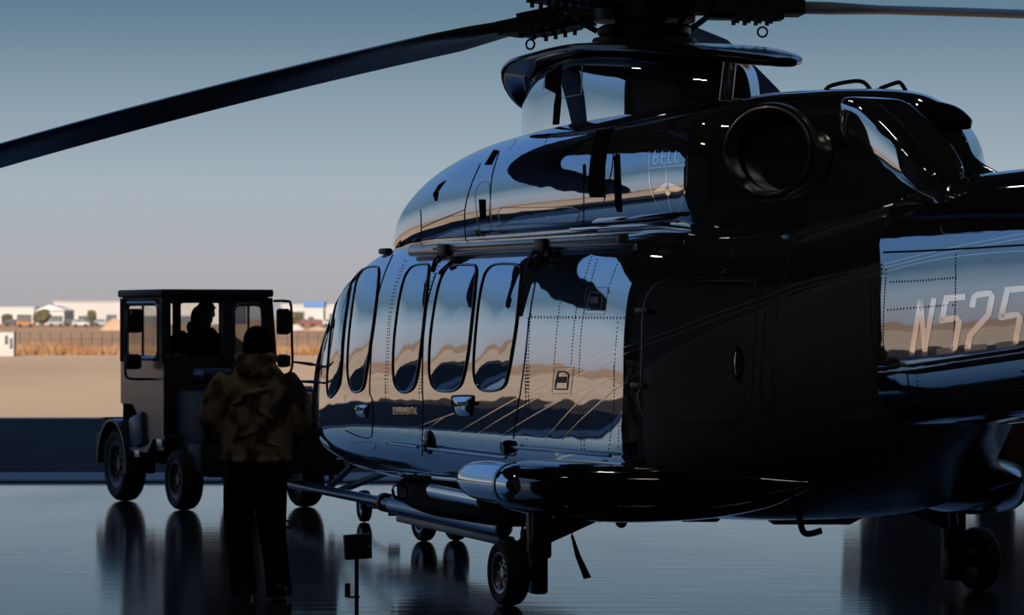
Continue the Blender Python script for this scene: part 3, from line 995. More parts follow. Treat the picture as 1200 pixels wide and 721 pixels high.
def blade_antenna(u0, u1, v0, v1, Y, name):
    prof = [(u0, v0), (u1, v0), (u1 - (u1 - u0) * 0.06, v0 + (v1 - v0) * 0.55), (u1 - (u1 - u0) * 0.2, v1), (u0 + (u1 - u0) * 0.16, v1), (u0 + (u1 - u0) * 0.04, v0 + (v1 - v0) * 0.5)]
    MB().prism([loc(u, v, Y) for u, v in prof], HMI.to_3x3() @ Vector((0, 0.10, 0))).build(name, BLACK, heli, False)


blade_antenna(790, 853, 596, 612, 21.6, 'belly_antenna')
blade_antenna(884, 1024, 592, 615, 22.6, 'belly_antenna')
bl = MB()
p = loc(728, 610, 21.7)
bl.ball(p, (0.05, 0.04, 0.05), 14, 10)
bl.cyl(p, p + Vector((0, 0, 0.12)), 0.03, 0.05, 12)
bl.build('belly_beacon', mat('beacon_lens', (0.10, 0.06, 0.045), 0.2), heli)
p = loc(703, 607, 21.7)
MB().ball(p, (0.04, 0.03, 0.03), 12, 8).cyl(p, p + Vector((0, 0, 0.08)), 0.025, None, 10).build('drain_mast', BLACK, heli)
st = MB()
Y_ = 20.8
st.tube(smooth_path([tuple(loc(u, v, Y_)) for u, v in ((932, 575), (932, 590), (936, 604), (943, 625), (963, 622))], 6), 0.020, 10)
st.box(loc(932, 586, Y_), (0.14, 0.10, 0.06), None, 0.02)
st.build('boarding_step', mat('step_black', (0.03, 0.03, 0.032), 0.35, 0.5), heli)

# --- engine exhaust and aft fairings
EX = Vector((-1.92, 0.80, 2.83))
ed = Vector((-0.76, 0.65, 0.02)).normalized()
MB().lathe([(0.20, -0.55), (0.26, -0.35), (0.285, -0.12), (0.285, 0.0)], EX, ed, 48).build('exhaust_fairing', PAINT2, heli)
exh = MB().lathe([(0.292, -0.14), (0.300, -0.10), (0.288, -0.03), (0.270, 0.016), (0.258, 0.020), (0.250, 0.0), (0.225, -0.17)], EX, ed, 48).build('exhaust_lip', mat('heat_tinted_steel', (0.40, 0.38, 0.38), 0.28, 0.9), heli)
MB().lathe([(0.228, -0.15), (0.222, -0.30), (0.20, -0.5), (0.001, -0.5)], EX, ed, 40).build('exhaust_duct', SEAM, exh)
# aft hump: tail of the cowling with a lip
AF = [(-2.22, .03, 3.04, 3.08, 2.99, 3, 3, .40), (-2.30, .14, 3.02, 3.14, 2.88, 5, 4, .37), (-2.5, .18, 2.98, 3.12, 2.78, 5, 4, .34), (-2.7, .18, 2.90, 3.04, 2.70, 5, 4, .34), (-2.95, .18, 2.78, 2.90, 2.60, 5, 4, .33),
      (-3.15, .16, 2.67, 2.76, 2.54, 5, 4, .33), (-3.28, .10, 2.61, 2.66, 2.5, 4, 3, .33), (-3.32, .02, 2.58, 2.60, 2.5, 2, 2, .33)]
av, af_ = loft(AF, 40, 40)
raw('aft_fairing', av, af_, PAINT, heli)
LIP = [(-2.30, .10, 3.08, 3.15, 3.0, 2.5, 2.5), (-2.5, .19, 3.04, 3.10, 2.96, 3, 3), (-2.66, .17, 2.99, 3.03, 2.94, 3, 3), (-2.78, .10, 2.95, 2.97, 2.93, 3, 3)]
lv, lf = loft(LIP, 24, 32)
raw('aft_vent_lip', lv, lf, PAINT2, heli)
for pts in ([(966, 108), (975, 100), (1008, 95), (1021, 106)], [(1028, 105), (1050, 97), (1056, 98), (1062, 107)]):
    MB().tube(smooth_path([tuple(loc(u, v, 20.9)) for u, v in pts], 5), 0.013, 8).build('grab_rail', BLACK, heli)

# --- rotor pylon collar, mast and hub
COL = [(3.68, .04, 3.40, 3.44, 3.36, 3, 3), (3.62, .20, 3.46, 3.51, 3.39, 3, 3), (3.42, .40, 3.58, 3.63, 3.50, 3, 3), (3.05, .55, 3.675, 3.72, 3.62, 3, 3), (2.6, .62, 3.705, 3.75, 3.66, 3, 3),
       (1.8, .63, 3.72, 3.76, 3.67, 3, 3), (0.9, .57, 3.67, 3.71, 3.62, 3, 3), (0.2, .42, 3.58, 3.63, 3.54, 3, 3), (-0.3, .24, 3.51, 3.55, 3.47, 3, 3), (-0.5, .10, 3.48, 3.51, 3.45, 3, 3)]
cv, cf = loft(COL, 70, 40)
raw('pylon_collar', cv, cf, BLACKG, heli)
MB().cyl((0.15, 0.12, 3.15), (0.05, 0.12, 3.52), 0.05, 0.045, 12).build('collar_strut', STEEL, heli)

MX = Vector((1.72, 0, 0))
hub = MB()
hub.cyl(MX + Vector((0, 0, 3.5)), MX + Vector((0, 0, 4.25)), 0.17, 0.15, 24)
hub.cyl(MX + Vector((0, 0, 3.72)), MX + Vector((0, 0, 3.80)), 0.40, 0.36, 28)
hub.cyl(MX + Vector((0, 0, 3.92)), MX + Vector((0, 0, 4.12)), 0.36, 0.36, 28)
hub.cyl(MX + Vector((0, 0, 4.12)), MX + Vector((0, 0, 4.20)), 0.30, 0.22, 28)
rh = hub.build('rotor_hub', BLACK, heli)
sw = MB()
sw.lathe([(0.16, 0), (0.30, 0), (0.33, 0.03), (0.33, 0.07), (0.30, 0.09), (0.16, 0.09)], MX + Vector((0, 0, 3.80)), (0, 0, 1), 28, True)
sw.build('swashplate', DKMET, rh)
AZ0 = 149.0
DROOP = {0: (4.06, 0.125, 0.0065), 1: (4.05, -0.045, 0.003), 2: (4.05, -0.06, 0.003), 3: (4.03, 0.004, 0.004), 4: (4.05, 0.050, 0.005)}
BLADEM = mat('rotor_blade_black', (0.010, 0.011, 0.013), 0.32)
for k in range(5):
    az = R(AZ0 + 72 * k)
    wd = Vector((math.cos(az), math.sin(az), 0))
    d = HMI.to_3x3() @ wd                   # radial direction in helicopter axes
    side = Vector((-d.y, d.x, 0))
    z0, s1, s2 = DROOP[k]
    pos = lambda t: MX + d * t + Vector((0, 0, z0 - s1 * t - s2 * t * t))
    pit = R(5)
    vs, fs = [], []
    rad = [0.95, 1.1, 1.35, 1.7] + [1.7 + 6.5 * i / 22 for i in range(1, 23)] + [8.3]
    prof = [(0.30, 0.0), (0.24, 0.028), (0.12, 0.038), (-0.06, 0.032), (-0.22, 0.012), (-0.31, 0.0), (-0.22, -0.008), (-0.06, -0.018), (0.12, -0.026), (0.24, -0.022)]
    for t in rad:
        sc_ = 0.42 + 0.58 * min(1, max(0, (t - 0.95) / 0.75))
        if t > 7.9: sc_ *= 0.7
        if t > 8.25: sc_ *= 0.5
        for cx_, cz_ in prof:
            c_ = side * (cx_ * sc_ * math.cos(pit)) + Vector((0, 0, cx_ * sc_ * math.sin(pit) + cz_ * (1.4 if t < 1.7 else 1.0)))
            vs.append(pos(t) + c_)
    n = len(prof)
    for i in range(len(rad) - 1):
        for j in range(n):
            j2 = (j + 1) % n
            fs.append((i * n + j, i * n + j2, (i + 1) * n + j2, (i + 1) * n + j))
    fs += [tuple(range(n))[::-1], tuple((len(rad) - 1) * n + j for j in range(n))]
    bl_ = raw('rotor_blade', vs, fs, BLADEM, heli, True, 50)
    cu = MB()
    def obox(t0, t1, w, h, dz=0.0, ds=0.0):
        a, c = pos(t0) + Vector((0, 0, dz)) + side * ds, pos(t1) + Vector((0, 0, dz)) + side * ds
        up = (c - a).normalized().cross(side).normalized()
        q = [a + side * sx * w / 2 + up * sz * h / 2 for sx, sz in ((-1, -1), (1, -1), (1, 1), (-1, 1))]
        cu.prism(q, c - a)
    obox(0.25, 1.12, 0.30, 0.10)
    obox(0.45, 0.98, 0.20, 0.17)
    obox(0.62, 0.92, 0.42, 0.05, -0.05)
    for tt in (0.66, 0.74, 0.82, 0.90):
        for ss in (-0.17, 0.0, 0.17):
            p = pos(tt) + side * ss
            cu.cyl(p + Vector((0, 0, -0.11)), p + Vector((0, 0, 0.02)), 0.016, None, 8)
    cu.build('blade_cuff', BLACK, bl_, False)
    pl = MB()
    p = pos(0.52) + side * 0.17
    pl.cyl(p + Vector((0, 0, -0.02)), MX + (p - MX) * 0.62 * Vector((1, 1, 0)).length / 1.414 + Vector((0, 0, 0)) if False else Vector((MX.x + (p.x - MX.x) * 0.62, MX.y + (p.y - MX.y) * 0.62, 3.86)), 0.020, 0.022, 10)
    pl.ball(p + Vector((0, 0, -0.03)), 0.035, 10, 8)
    pl.build('pitch_link', DKMET, bl_)
    rg = MB()
    c_ = pos(0.86) + side * 0.12 + Vector((0, 0, -0.16))
    rg.tube([c_ + d * 0.035 * math.cos(a) + Vector((0, 0, 0.035 * math.sin(a))) for a in np.linspace(0, 2 * math.pi, 14, endpoint=False)], 0.008, 6, True)
    rg.build('tie_down_ring', BLACK, bl_)

# --- tail fin (beyond the frame) so that the boom ends in a tail
MB().prism([(-8.0, -0.05, 2.6), (-9.3, -0.05, 2.5), (-10.3, -0.05, 4.3), (-9.6, -0.05, 4.4)], (0, 0.1, 0)).build('tail_fin', PAINT2, heli, False)
MB().prism([(-8.3, -1.5, 2.5), (-8.9, -1.5, 2.5), (-8.9, 1.5, 2.5), (-8.3, 1.5, 2.5)], (0, 0, 0.07)).build('stabiliser', PAINT2, heli, False)
#SCENE

# ------------------------------------------------------------------ tow tractor
TO = ground(218, 597.5)
PT = R(25)
trac = empty('tow_tractor', TO, R(90) + PT)
tag(trac, 'dark blue tow tractor with a boxy open cab parked at the helicopter nose', 'tractor')
TM = Matrix.Translation(TO) @ Matrix.Rotation(R(90) + PT, 4, 'Z')
TMI = TM.inverted()
TBLUE = noisy('tractor_blue_black', (0.010, 0.013, 0.022), (0.018, 0.022, 0.034), 3, 0.55, 0.0, 0.25)
TDOOR = mat('tractor_door_paint', (0.16, 0.15, 0.17), 0.25, 0.6)
TBLU2 = mat('tractor_bright_blue', (0.02, 0.07, 0.17), 0.4)
CABGL = mat('cab_glass', (0.55, 0.72, 0.62), 0.05, 0.0, 0.5, alpha=0.22)
MIRR = mat('mirror_glass', (0.05, 0.055, 0.06), 0.05, 0.8)

ch = MB()
ch.box((0.85, -0.62, 0.50), (2.5, 0.95, 0.22), None, 0.02)
ch.box((0.88, -0.62, 0.36), (1.2, 0.6, 0.14), None, 0.02)
ch.box((2.12, -0.62, 0.62), (0.14, 1.5, 0.42), None, 0.02)
ch.build('chassis', TBLUE, trac)
hd = MB()
hd.box((-0.03, -0.57, 0.86), (0.86, 1.1, 0.58), None, 0.05)
hd.box((-0.12, -1.16, 0.80), (0.70, 0.46, 0.72), None, 0.06)
hd.box((-0.30, -0.62, 0.50), (0.40, 1.3, 0.30), None, 0.03)
hd.build('bonnet', TBLUE, trac)
lw = MB()
lw.prism([(0.42, 0.08, 0.55), (0.42, 0.08, 1.42), (1.72, 0.08, 1.42), (1.72, 0.08, 0.98), (1.35, 0.08, 0.98), (1.15, 0.08, 0.85), (1.08, 0.08, 0.55)], (0, -0.04, 0))
lw.build('side_panel', TDOOR, trac, False)
MB().prism([(0.44, -1.02, 0.55), (0.44, -1.02, 1.42), (1.72, -1.02, 1.42), (1.72, -1.02, 0.55)], (0, 0.04, 0)).build('side_panel', TDOOR, trac, False)
MB().box((0.43, -0.48, 1.10), (0.04, 1.06, 0.72), None, 0.01).build('front_panel', TBLUE, trac)
MB().box((0.40, 0.0, 1.47), (0.02, 0.14, 0.015)).build('panel_trim', STEEL, trac)
MB().box((1.70, -0.48, 1.05), (0.04, 1.08, 0.75), None, 0.01).build('rear_panel', TBLUE, trac)
MB().box((1.06, -0.47, 0.62), (1.3, 1.1, 0.05)).build('cab_floor', TBLUE, trac, False)
rf = MB()
rf.box((1.065, -0.47, 2.075), (1.35, 1.16, 0.075), None, 0.02)
rf.box((1.065, -0.47, 2.02), (1.27, 1.08, 0.05), None, 0.01)
rf.build('roof', TBLUE, trac)
# cab posts: near left, near middle, near right, far left, far right
for (p0, p1, r_) in (((0.44, 0.06, 1.40), (0.44, 0.06, 2.03), 0.045), ((0.43, -0.57, 1.40), (0.43, -0.57, 2.03), 0.045), ((0.43, -1.03, 1.40), (0.43, -0.98, 2.03), 0.05),
                     ((1.68, 0.075, 1.40), (1.68, 0.075, 2.03), 0.02), ((1.68, -1.0, 1.40), (1.68, -1.0, 2.03), 0.04), ((1.68, -0.5, 1.40), (1.68, -0.5, 2.03), 0.03)):
    q = Vector(p0)
    MB().prism([q + Vector((sx * r_, sy * r_, 0)) for sx, sy in ((-1, -1), (1, -1), (1, 1), (-1, 1))], Vector(p1) - q).build('cab_post', TBLUE, trac, False)


def rrect(a0, a1, b0, b1, r_, n=4):
    out = []
    for (cx_, cy_, s0) in ((a1 - r_, b1 - r_, 0), (a0 + r_, b1 - r_, 90), (a0 + r_, b0 + r_, 180), (a1 - r_, b0 + r_, 270)):
        for k in range(n + 1):
            t = R(s0 + 90 * k / n)
            out.append((cx_ + r_ * math.cos(t), cy_ + r_ * math.sin(t)))
    return out


# left door window, right door window: rubber-framed panes
for y_, nm in ((0.075, 'l'), (-1.03, 'r')):
    loop = rrect(0.56, 1.56, 1.44, 1.98, 0.10)
    fr = MB().tube([(a, y_, c_) for a, c_ in loop], 0.028, 8, True).build('door_window_frame', TDOOR, trac)
    MB().prism([(a, y_ - 0.004, c_) for a, c_ in loop], (0, 0.008, 0)).build('door_window_pane', CABGL, fr, False)
    MB().cyl((1.05, y_, 1.45), (1.05, y_, 1.97), 0.014, None, 8).build('window_divider', BLACK, fr)
loop = rrect(-0.95, -0.64, 1.42, 1.97, 0.07)
fr = MB().tube([(0.43, a, c_) for a, c_ in loop], 0.022, 8, True).build('windscreen_frame', TDOOR, trac)
MB().prism([(0.43, a, c_) for a, c_ in loop], (0.006, 0, 0)).build('windscreen_pane', CABGL, fr, False)
for a0, a1 in ((-0.47, 0.045), (-0.97, -0.53)):
    loop = rrect(a0, a1, 1.44, 2.00, 0.04)
    fr = MB().tube([(1.69, a, c_) for a, c_ in loop], 0.016, 8, True).build('rear_window_frame', BLACK, trac)
    MB().prism([(1.69, a, c_) for a, c_ in loop], (0.006, 0, 0)).build('rear_window_pane', CABGL, fr, False)
# mirrors on hoops
tp = lambda u, v, Y: TMI @ at(u, v, Y)
for hoop, mirs, Y_ in ((((143, 353), (147, 356), (147, 400), (147, 436), (153, 444), (180, 444)), ((157.5, 376, 19, 28), (156, 424, 18, 18)), 33.4),
                       (((318, 353), (335, 353), (341, 358), (342, 395), (342, 432), (332, 440)), ((332, 377, 16, 30), (332, 423, 14, 15)), 33.0)):
    hp = MB().tube([tp(u, v, Y_) for u, v in smooth_path(hoop, 4)], 0.013, 8).build('mirror_hoop', BLACK, trac)
    for (u, v, w_, h_) in mirs:
        c_ = tp(u, v, Y_ - 0.03)
        MB().box(c_, (0.07, w_ / 119, h_ / 119), (0, 0, -PT + 0.25), 0.03, 3).build('mirror', BLACK, hp)
        MB().box(c_ + Vector((-0.037, -0.01, 0)), (0.006, w_ / 119 * 0.8, h_ / 119 * 0.84), (0, 0, -PT + 0.25)).build('mirror_glass', MIRR, hp, False)
# driver's seat, wheel and column
MB().box((1.28, -0.55, 0.98), (0.46, 0.48, 0.14), None, 0.05, 3).build('seat', BLACK, trac)
MB().box((1.52, -0.55, 1.28), (0.12, 0.46, 0.50), (0, 0.1, 0), 0.05, 3).build('seat_back', BLACK, trac)
sw_ = MB().tube([Vector((0.78, -0.52, 1.34)) + Vector((0.07 * math.sin(a), 0.17 * math.cos(a), 0.16 * math.sin(a))) for a in np.linspace(0, 2 * math.pi, 24, endpoint=False)], 0.014, 8, True)
sw_.cyl((0.78, -0.52, 1.34), (0.55, -0.52, 0.95), 0.02, None, 8)
for a in (0.5, 2.6, 4.7):
    sw_.cyl((0.78, -0.52, 1.34), Vector((0.78, -0.52, 1.34)) + Vector((0.07 * math.sin(a), 0.17 * math.cos(a), 0.16 * math.sin(a))), 0.01, None, 6)
sw_.build('steering_wheel', BLACK, trac)
MB().box(tp(249, 438, 32.6), (0.35, 0.30, 0.10), None, 0.04, 3).build('air_cleaner', TBLU2, trac)


def fender(cx, y0, y1, z, r0, a0, a1, m, name):
    mb = MB()
    ts = [R(a0 + (a1 - a0) * k / 14) for k in range(15)]
    for k in range(14):
        q = [(cx + r_ * math.cos(t), y0, z + r_ * math.sin(t)) for r_, t in ((r0, ts[k]), (r0 + 0.03, ts[k]), (r0 + 0.03, ts[k + 1]), (r0, ts[k + 1]))]
        mb.prism(q, (0, y1 - y0, 0))
    return mb.build(name, m, trac)


def truck_wheel(c, r_, w, side, m=DKMET):
    t, rim = wheel(trac, c, r_, w, side)
    rim.build('wheel_rim', m, t)


for y_, sd in ((0.02, 1), (-1.22, -1)):
    truck_wheel((1.76, y_, 0.37), 0.37, 0.24, sd)
    truck_wheel((0.0, y_, 0.29), 0.29, 0.22, sd)
FENM = mat('fender_grey', (0.10, 0.11, 0.13), 0.3, 0.5)
fender(1.76, 0.17, -0.14, 0.37, 0.43, 0, 190, FENM, 'fender')
fender(1.76, -1.10, -1.38, 0.37, 0.43, 0, 180, FENM, 'fender')
fender(0.1, -1.0, -1.40, 0.60, 0.54, 20, 180, TBLUE, 'fender')
MB().box((1.15, 0.05, 0.72), (0.40, 0.16, 0.34), (0, 0.2, 0), 0.05).build('wheel_arch_panel', TBLU2, trac)
stp = MB().prism([(1.30, 0.13, 0.56), (0.78, 0.13, 0.56), (0.60, 0.13, 0.70), (0.25, 0.13, 0.70), (0.25, 0.13, 0.66), (0.58, 0.13, 0.66), (0.76, 0.13, 0.52), (1.30, 0.13, 0.52)], (0, -0.3, 0))
stp.build('side_step', FENM, trac, False)
for p in ((1.05, 0.135, 0.50), (0.38, 0.135, 0.63)):
    MB().box(p, (0.16, 0.012, 0.07), None, 0.005).build('reflector_plate', STEEL, trac)
MB().box(TMI @ at(122, 524, 35.3), (0.25, 0.10, 0.30), None, 0.02).build('rear_step', TBLUE, trac)
MB().box((-0.42, -1.33, 0.40), (0.12, 0.24, 0.16), None, 0.02).cyl((-0.42, -1.33, 0.26), (-0.42, -1.33, 0.50), 0.03, None, 10).build('tow_hitch', DKMET, trac)
hl = Vector(tp(360, 467, 32.1))
MB().lathe([(0.02, 0), (0.055, 0.0), (0.062, 0.02), (0.055, 0.04), (0.02, 0.045)], hl, (-1, 0, 0), 20).build('head_lamp', mat('lamp_glass', (0.75, 0.62, 0.45), 0.2, 0.3), trac)

# ------------------------------------------------------------------ tow bar
tb_o = ground(427, 612)
tb = empty('tow_bar', tb_o)
tag(tb, 'long blue tubular tow bar between the tractor and the helicopter nose', 'tow bar')
g3 = lambda u, v, z: ground(u, v, z) - tb_o
TBM = mat('tow_bar_blue', (0.10, 0.18, 0.34), 0.25, 0.8)
MB().cyl(g3(342, 567, 0.25), g3(470, 593, 0.31), 0.045, None, 16).build('front_tube', TBM, tb)
rt = MB()
a_, b_ = g3(462, 592, 0.31), g3(590, 619, 0.31)
rt.cyl(a_, b_, 0.068, None, 20)
rt.ball(b_, 0.068, 14, 10)
rt.build('rear_tube', TBM, tb)
MB().box((a_ + b_) / 2 + Vector((0.05, 0, -0.10)), (0.12, 3.0, 0.06), (0, 0, math.atan2((b_ - a_).y, (b_ - a_).x) + R(90)), 0.01).build('rear_rail', DKMET, tb)
for u, v in ((452, 589), (464, 592)):
    c_ = g3(u, v, 0.30)
    MB().cyl(c_ - (b_ - a_).normalized() * 0.05, c_ + (b_ - a_).normalized() * 0.05, 0.08, None, 16).build('clamp', BLACK, tb)
for (u0, v0, z0, u1, v1, Y1) in ((384, 573, 0.27, 414, 545, 29.6), (399, 575, 0.27, 454, 553, 28.6)):
    MB().cyl(g3(u0, v0, z0), at(u1, v1, Y1) - tb_o, 0.032, None, 12).build('drawbar_arm', BLACK, tb)
hs = MB().tube([p - tb_o for p in (at(454, 553, 28.6), at(462, 547, 28.2), at(474, 542, 27.9), at(490, 540, 27.4))], 0.025, 8)
hs.build('drawbar_hook', BLACK, tb)
wl = Vector((0, 0, 0.145))
tdir = Vector((-(b_ - a_).y, (b_ - a_).x, 0)).normalized()
prof = [(0.085, -0.03), (0.12, -0.045), (0.138, -0.035), (0.145, 0.0), (0.138, 0.035), (0.12, 0.045), (0.085, 0.03)]
jw = MB().lathe(prof, wl, tdir, 28, True).build('jockey_wheel_tyre', RUBBER, tb)
MB().lathe([(0.001, -0.02), (0.03, -0.035), (0.05, -0.015), (0.09, -0.03), (0.09, 0.03), (0.05, 0.015), (0.03, 0.035), (0.001, 0.02)], wl, tdir, 20).build('jockey_wheel_hub', STEEL, jw)
MB().cyl(wl, g3(462, 596, 0.20), 0.02, None, 10).box(g3(462, 596, 0.19), (0.1, 0.22, 0.12), None, 0.01).build('wheel_bracket', DKMET, tb)


# ------------------------------------------------------------------ people
def remeshed(mb, name, m, parent, vox=0.012, smooth=8):
    o = mb.build(name, m, parent)
    r_ = o.modifiers.new('remesh', 'REMESH')
    r_.mode = 'VOXEL'
    r_.voxel_size = vox
    r_.use_smooth_shade = True
    s_ = o.modifiers.new('smooth', 'SMOOTH')
    s_.factor = 0.5
    s_.iterations = smooth
    return o


def rings(mb, rows, n=24):
    """rows: (cx, cy, z, rx, ry): stacked ellipses closed at both ends"""
    vs, fs = [], []
    for (cx, cy, z, rx, ry) in rows:
        for k in range(n):
            t = 2 * math.pi * k / n
            vs.append((cx + rx * math.cos(t), cy + ry * math.sin(t), z))
    for i in range(len(rows) - 1):
        for k in range(n):
            j = (k + 1) % n
            fs.append((i * n + k, i * n + j, (i + 1) * n + j, (i + 1) * n + k))
    fs += [tuple(range(n))[::-1], tuple((len(rows) - 1) * n + k for k in range(n))]
    return mb.add(vs, fs)


def head_parts(mb, c, f, sc=1.0):
    """head with jaw, nose, brow and ears, looking along f (a unit vector in the floor plane)"""
    c = Vector(c)
    f = Vector(f)
    s_ = Vector((f.y, -f.x, 0))
    M = Matrix((( s_.x, f.x, 0, c.x), (s_.y, f.y, 0, c.y), (0, 0, 1, c.z), (0, 0, 0, 1)))
    t = MB()
    t.ball((0, -0.005, 0.03), (0.076 * sc, 0.095 * sc, 0.095 * sc), 20, 14)
    t.ball((0, 0.025, -0.05), (0.058 * sc, 0.068 * sc, 0.075 * sc), 18, 12)
    t.ball((0, 0.098, -0.022), (0.014, 0.020, 0.020), 10, 8)
    t.ball((0, 0.086, 0.000), (0.011, 0.014, 0.032), 10, 8)
    t.ball((0, 0.082, 0.030), (0.052, 0.016, 0.010), 12, 8)
    t.ball((0, 0.086, -0.062), (0.024, 0.010, 0.009), 12, 8)
    t.ball((0, 0.078, -0.098), (0.026, 0.018, 0.016), 12, 8)
    for sx in (-1, 1):
        t.ball((sx * 0.078, -0.008, -0.01), (0.011, 0.022, 0.032), 10, 8)
    mb.add(t.v, t.f, M)
    return M


def eyes(M, parent):
    for sx in (-1, 1):
        t = MB().ball((sx * 0.032, 0.080, 0.008), (0.015, 0.010, 0.010), 12, 8)
        e = MB().add(t.v, t.f, M)
        e.build('eye', mat('eye_white', (0.55, 0.53, 0.50), 0.3), parent)


def hand(mb, c, d, up, sc=1.0):
    """half closed hand at c pointing along d, back of the hand towards up"""
    d = Vector(d).normalized(); up = Vector(up).normalized(); s_ = d.cross(up).normalized(); up = s_.cross(d)
    c = Vector(c)
    q = MB().ball((0, 0, 0), (0.045, 0.042, 0.018), 14, 10)
    M = Matrix(((d.x, s_.x, up.x, c.x + d.x * 0.04), (d.y, s_.y, up.y, c.y + d.y * 0.04), (d.z, s_.z, up.z, c.z + d.z * 0.04), (0, 0, 0, 1)))
    for k, L in enumerate((0.068, 0.078, 0.074, 0.058)):
        y = -0.030 + 0.020 * k
        q.tube([(0.03, y, 0), (0.065, y, -0.004), (0.065 + L * 0.3, y, -0.028), (0.06 + L * 0.15, y, -0.052), (0.045, y, -0.058)], [0.010, 0.010, 0.009, 0.008, 0.007], 8)
    q.tube([(-0.01, -0.036, -0.008), (0.02, -0.058, -0.022), (0.045, -0.052, -0.042), (0.06, -0.040, -0.052)], [0.012, 0.012, 0.010, 0.008], 8)
    mb.add(q.v, q.f, M)


SKINM = mat('skin', (0.30, 0.18, 0.13), 0.55)
CAMO = noisy('camouflage_cloth', (0.06, 0.050, 0.042), (0.34, 0.275, 0.22), 7.0, 0.9, 0.0, 0.1, 3, (1, 1, 0.8), 0.44, 0.56, 0.0, None, (0.17, 0.137, 0.11))
NAVY = noisy('navy_trousers', (0.005, 0.0055, 0.008), (0.009, 0.010, 0.013), 12, 0.9, 0.0, 0.1)
CAPM = noisy('black_knit', (0.004, 0.004, 0.0045), (0.009, 0.009, 0.010), 60, 0.95, 0.0, 0.05)
BOOTM = mat('black_boot_leather', (0.008, 0.008, 0.008), 0.4)
DRIVM = noisy('dark_work_jacket', (0.006, 0.0065, 0.008), (0.011, 0.012, 0.014), 10, 0.9, 0.0, 0.1)

# standing person, seen from behind; hands in the jacket's front pockets
PX = ground(300, 702)
man = empty('person', PX)
tag(man, 'standing person in a camouflage jacket, black cap and dark trousers, seen from behind', 'person')
bd = MB()
HM_ = head_parts(bd, (0.005, 0.02, 1.665), (0.0, 1.0, 0))
rings(bd, [(0, 0, 1.44, 0.075, 0.075), (0, 0.005, 1.52, 0.06, 0.062), (0, 0.012, 1.60, 0.055, 0.058)])
rings(bd, [(0, 0, 0.86, 0.155, 0.11), (0, 0, 1.0, 0.15, 0.105), (0, 0, 1.2, 0.155, 0.105), (0, 0, 1.36, 0.17, 0.10), (0, 0, 1.46, 0.12, 0.08)])
for pts, rr in (([(-0.09, 0, 0.90), (-0.11, 0.03, 0.48), (-0.085, 0.04, 0.09)], [0.085, 0.055, 0.04]), ([(0.09, -0.02, 0.90), (0.115, -0.06, 0.46), (0.165, -0.12, 0.09)], [0.085, 0.055, 0.04]),
                ([(-0.17, 0, 1.40), (-0.29, 0.0, 1.19), (-0.20, 0.14, 1.03)], [0.055, 0.045, 0.032]), ([(0.17, 0, 1.40), (0.28, 0.0, 1.19), (0.20, 0.14, 1.03)], [0.055, 0.045, 0.032])):
    bd.tube([Vector(p) for p in smooth_path(pts, 5)], [pchip(list(range(3)), rr, 2 * k / 10) for k in range(11)], 14)
hand(bd, (-0.19, 0.16, 1.02), (0.6, 0.4, -0.6), (-0.4, 0.9, 0.2))
hand(bd, (0.19, 0.16, 1.02), (-0.6, 0.4, -0.6), (0.4, 0.9, 0.2))
body = remeshed(bd, 'body', SKINM, man, 0.009, 4)
eyes(HM_, man)
jk = MB()
rings(jk, [(0.0, 0.02, 0.895, 0.222, 0.165), (0, 0.02, 0.93, 0.232, 0.172), (0.0, 0.015, 1.02, 0.232, 0.170), (0.0, 0.01, 1.14, 0.232, 0.165), (0, 0.0, 1.28, 0.235, 0.16), (0, 0.0, 1.40, 0.225, 0.145),
           (0, 0.0, 1.47, 0.185, 0.12), (0.0, 0.0, 1.53, 0.135, 0.105), (0.0, 0.005, 1.57, 0.118, 0.10), (0, 0.01, 1.61, 0.105, 0.095)])
for sg in (-1, 1):
    path = [(sg * 0.175, 0.0, 1.445), (sg * 0.235, -0.005, 1.36), (sg * 0.282, -0.01, 1.25), (sg * 0.292, 0.02, 1.16), (sg * 0.262, 0.08, 1.09), (sg * 0.215, 0.14, 1.03)]
    jk.tube([Vector(p) for p in smooth_path(path, 4)], [pchip([0, 5, 10, 15, 20], [0.085, 0.088, 0.080, 0.068, 0.055], k) for k in range(21)], 16)
jk.tube([Vector((0.118 * math.cos(a), 0.010 + 0.105 * math.sin(a), 1.575 + 0.008 * math.sin(a))) for a in np.linspace(0, 2 * math.pi, 24, endpoint=False)], 0.032, 10, True)
jk.ball((0.0, -0.115, 1.50), (0.125, 0.05, 0.075), 18, 10)
jk.tube([Vector((0.228 * math.cos(a), 0.02 + 0.17 * math.sin(a), 0.91)) for a in np.linspace(0, 2 * math.pi, 28, endpoint=False)], 0.018, 8, True)
for (x, z, a) in ((-0.10, 1.30, 0.5), (0.06, 1.22, -0.6), (-0.05, 1.08, 0.3), (0.12, 1.02, -0.3), (0.02, 1.36, 0.2)):
    jk.tube([Vector((x + 0.10 * k * math.cos(a), -0.16, z + 0.10 * k * math.sin(a))) for k in (-1, -0.5, 0, 0.5, 1)], [0.004, 0.012, 0.016, 0.012, 0.004], 8)
jacket = remeshed(jk, 'jacket', CAMO, man, 0.010, 5)
tr = MB()
rings(tr, [(0, 0.0, 0.80, 0.175, 0.13), (0, 0, 0.9, 0.178, 0.135), (0, 0, 0.99, 0.17, 0.13)])
legs = (([(-0.090, 0.0, 0.88), (-0.108, 0.01, 0.66), (-0.118, 0.03, 0.44), (-0.098, 0.03, 0.24), (-0.080, 0.04, 0.025)], [0.118, 0.108, 0.092, 0.086, 0.088]),
        ([(0.090, 0.0, 0.88), (0.098, -0.03, 0.66), (0.112, -0.06, 0.44), (0.138, -0.09, 0.24), (0.162, -0.12, 0.025)], [0.118, 0.108, 0.092, 0.084, 0.086]))
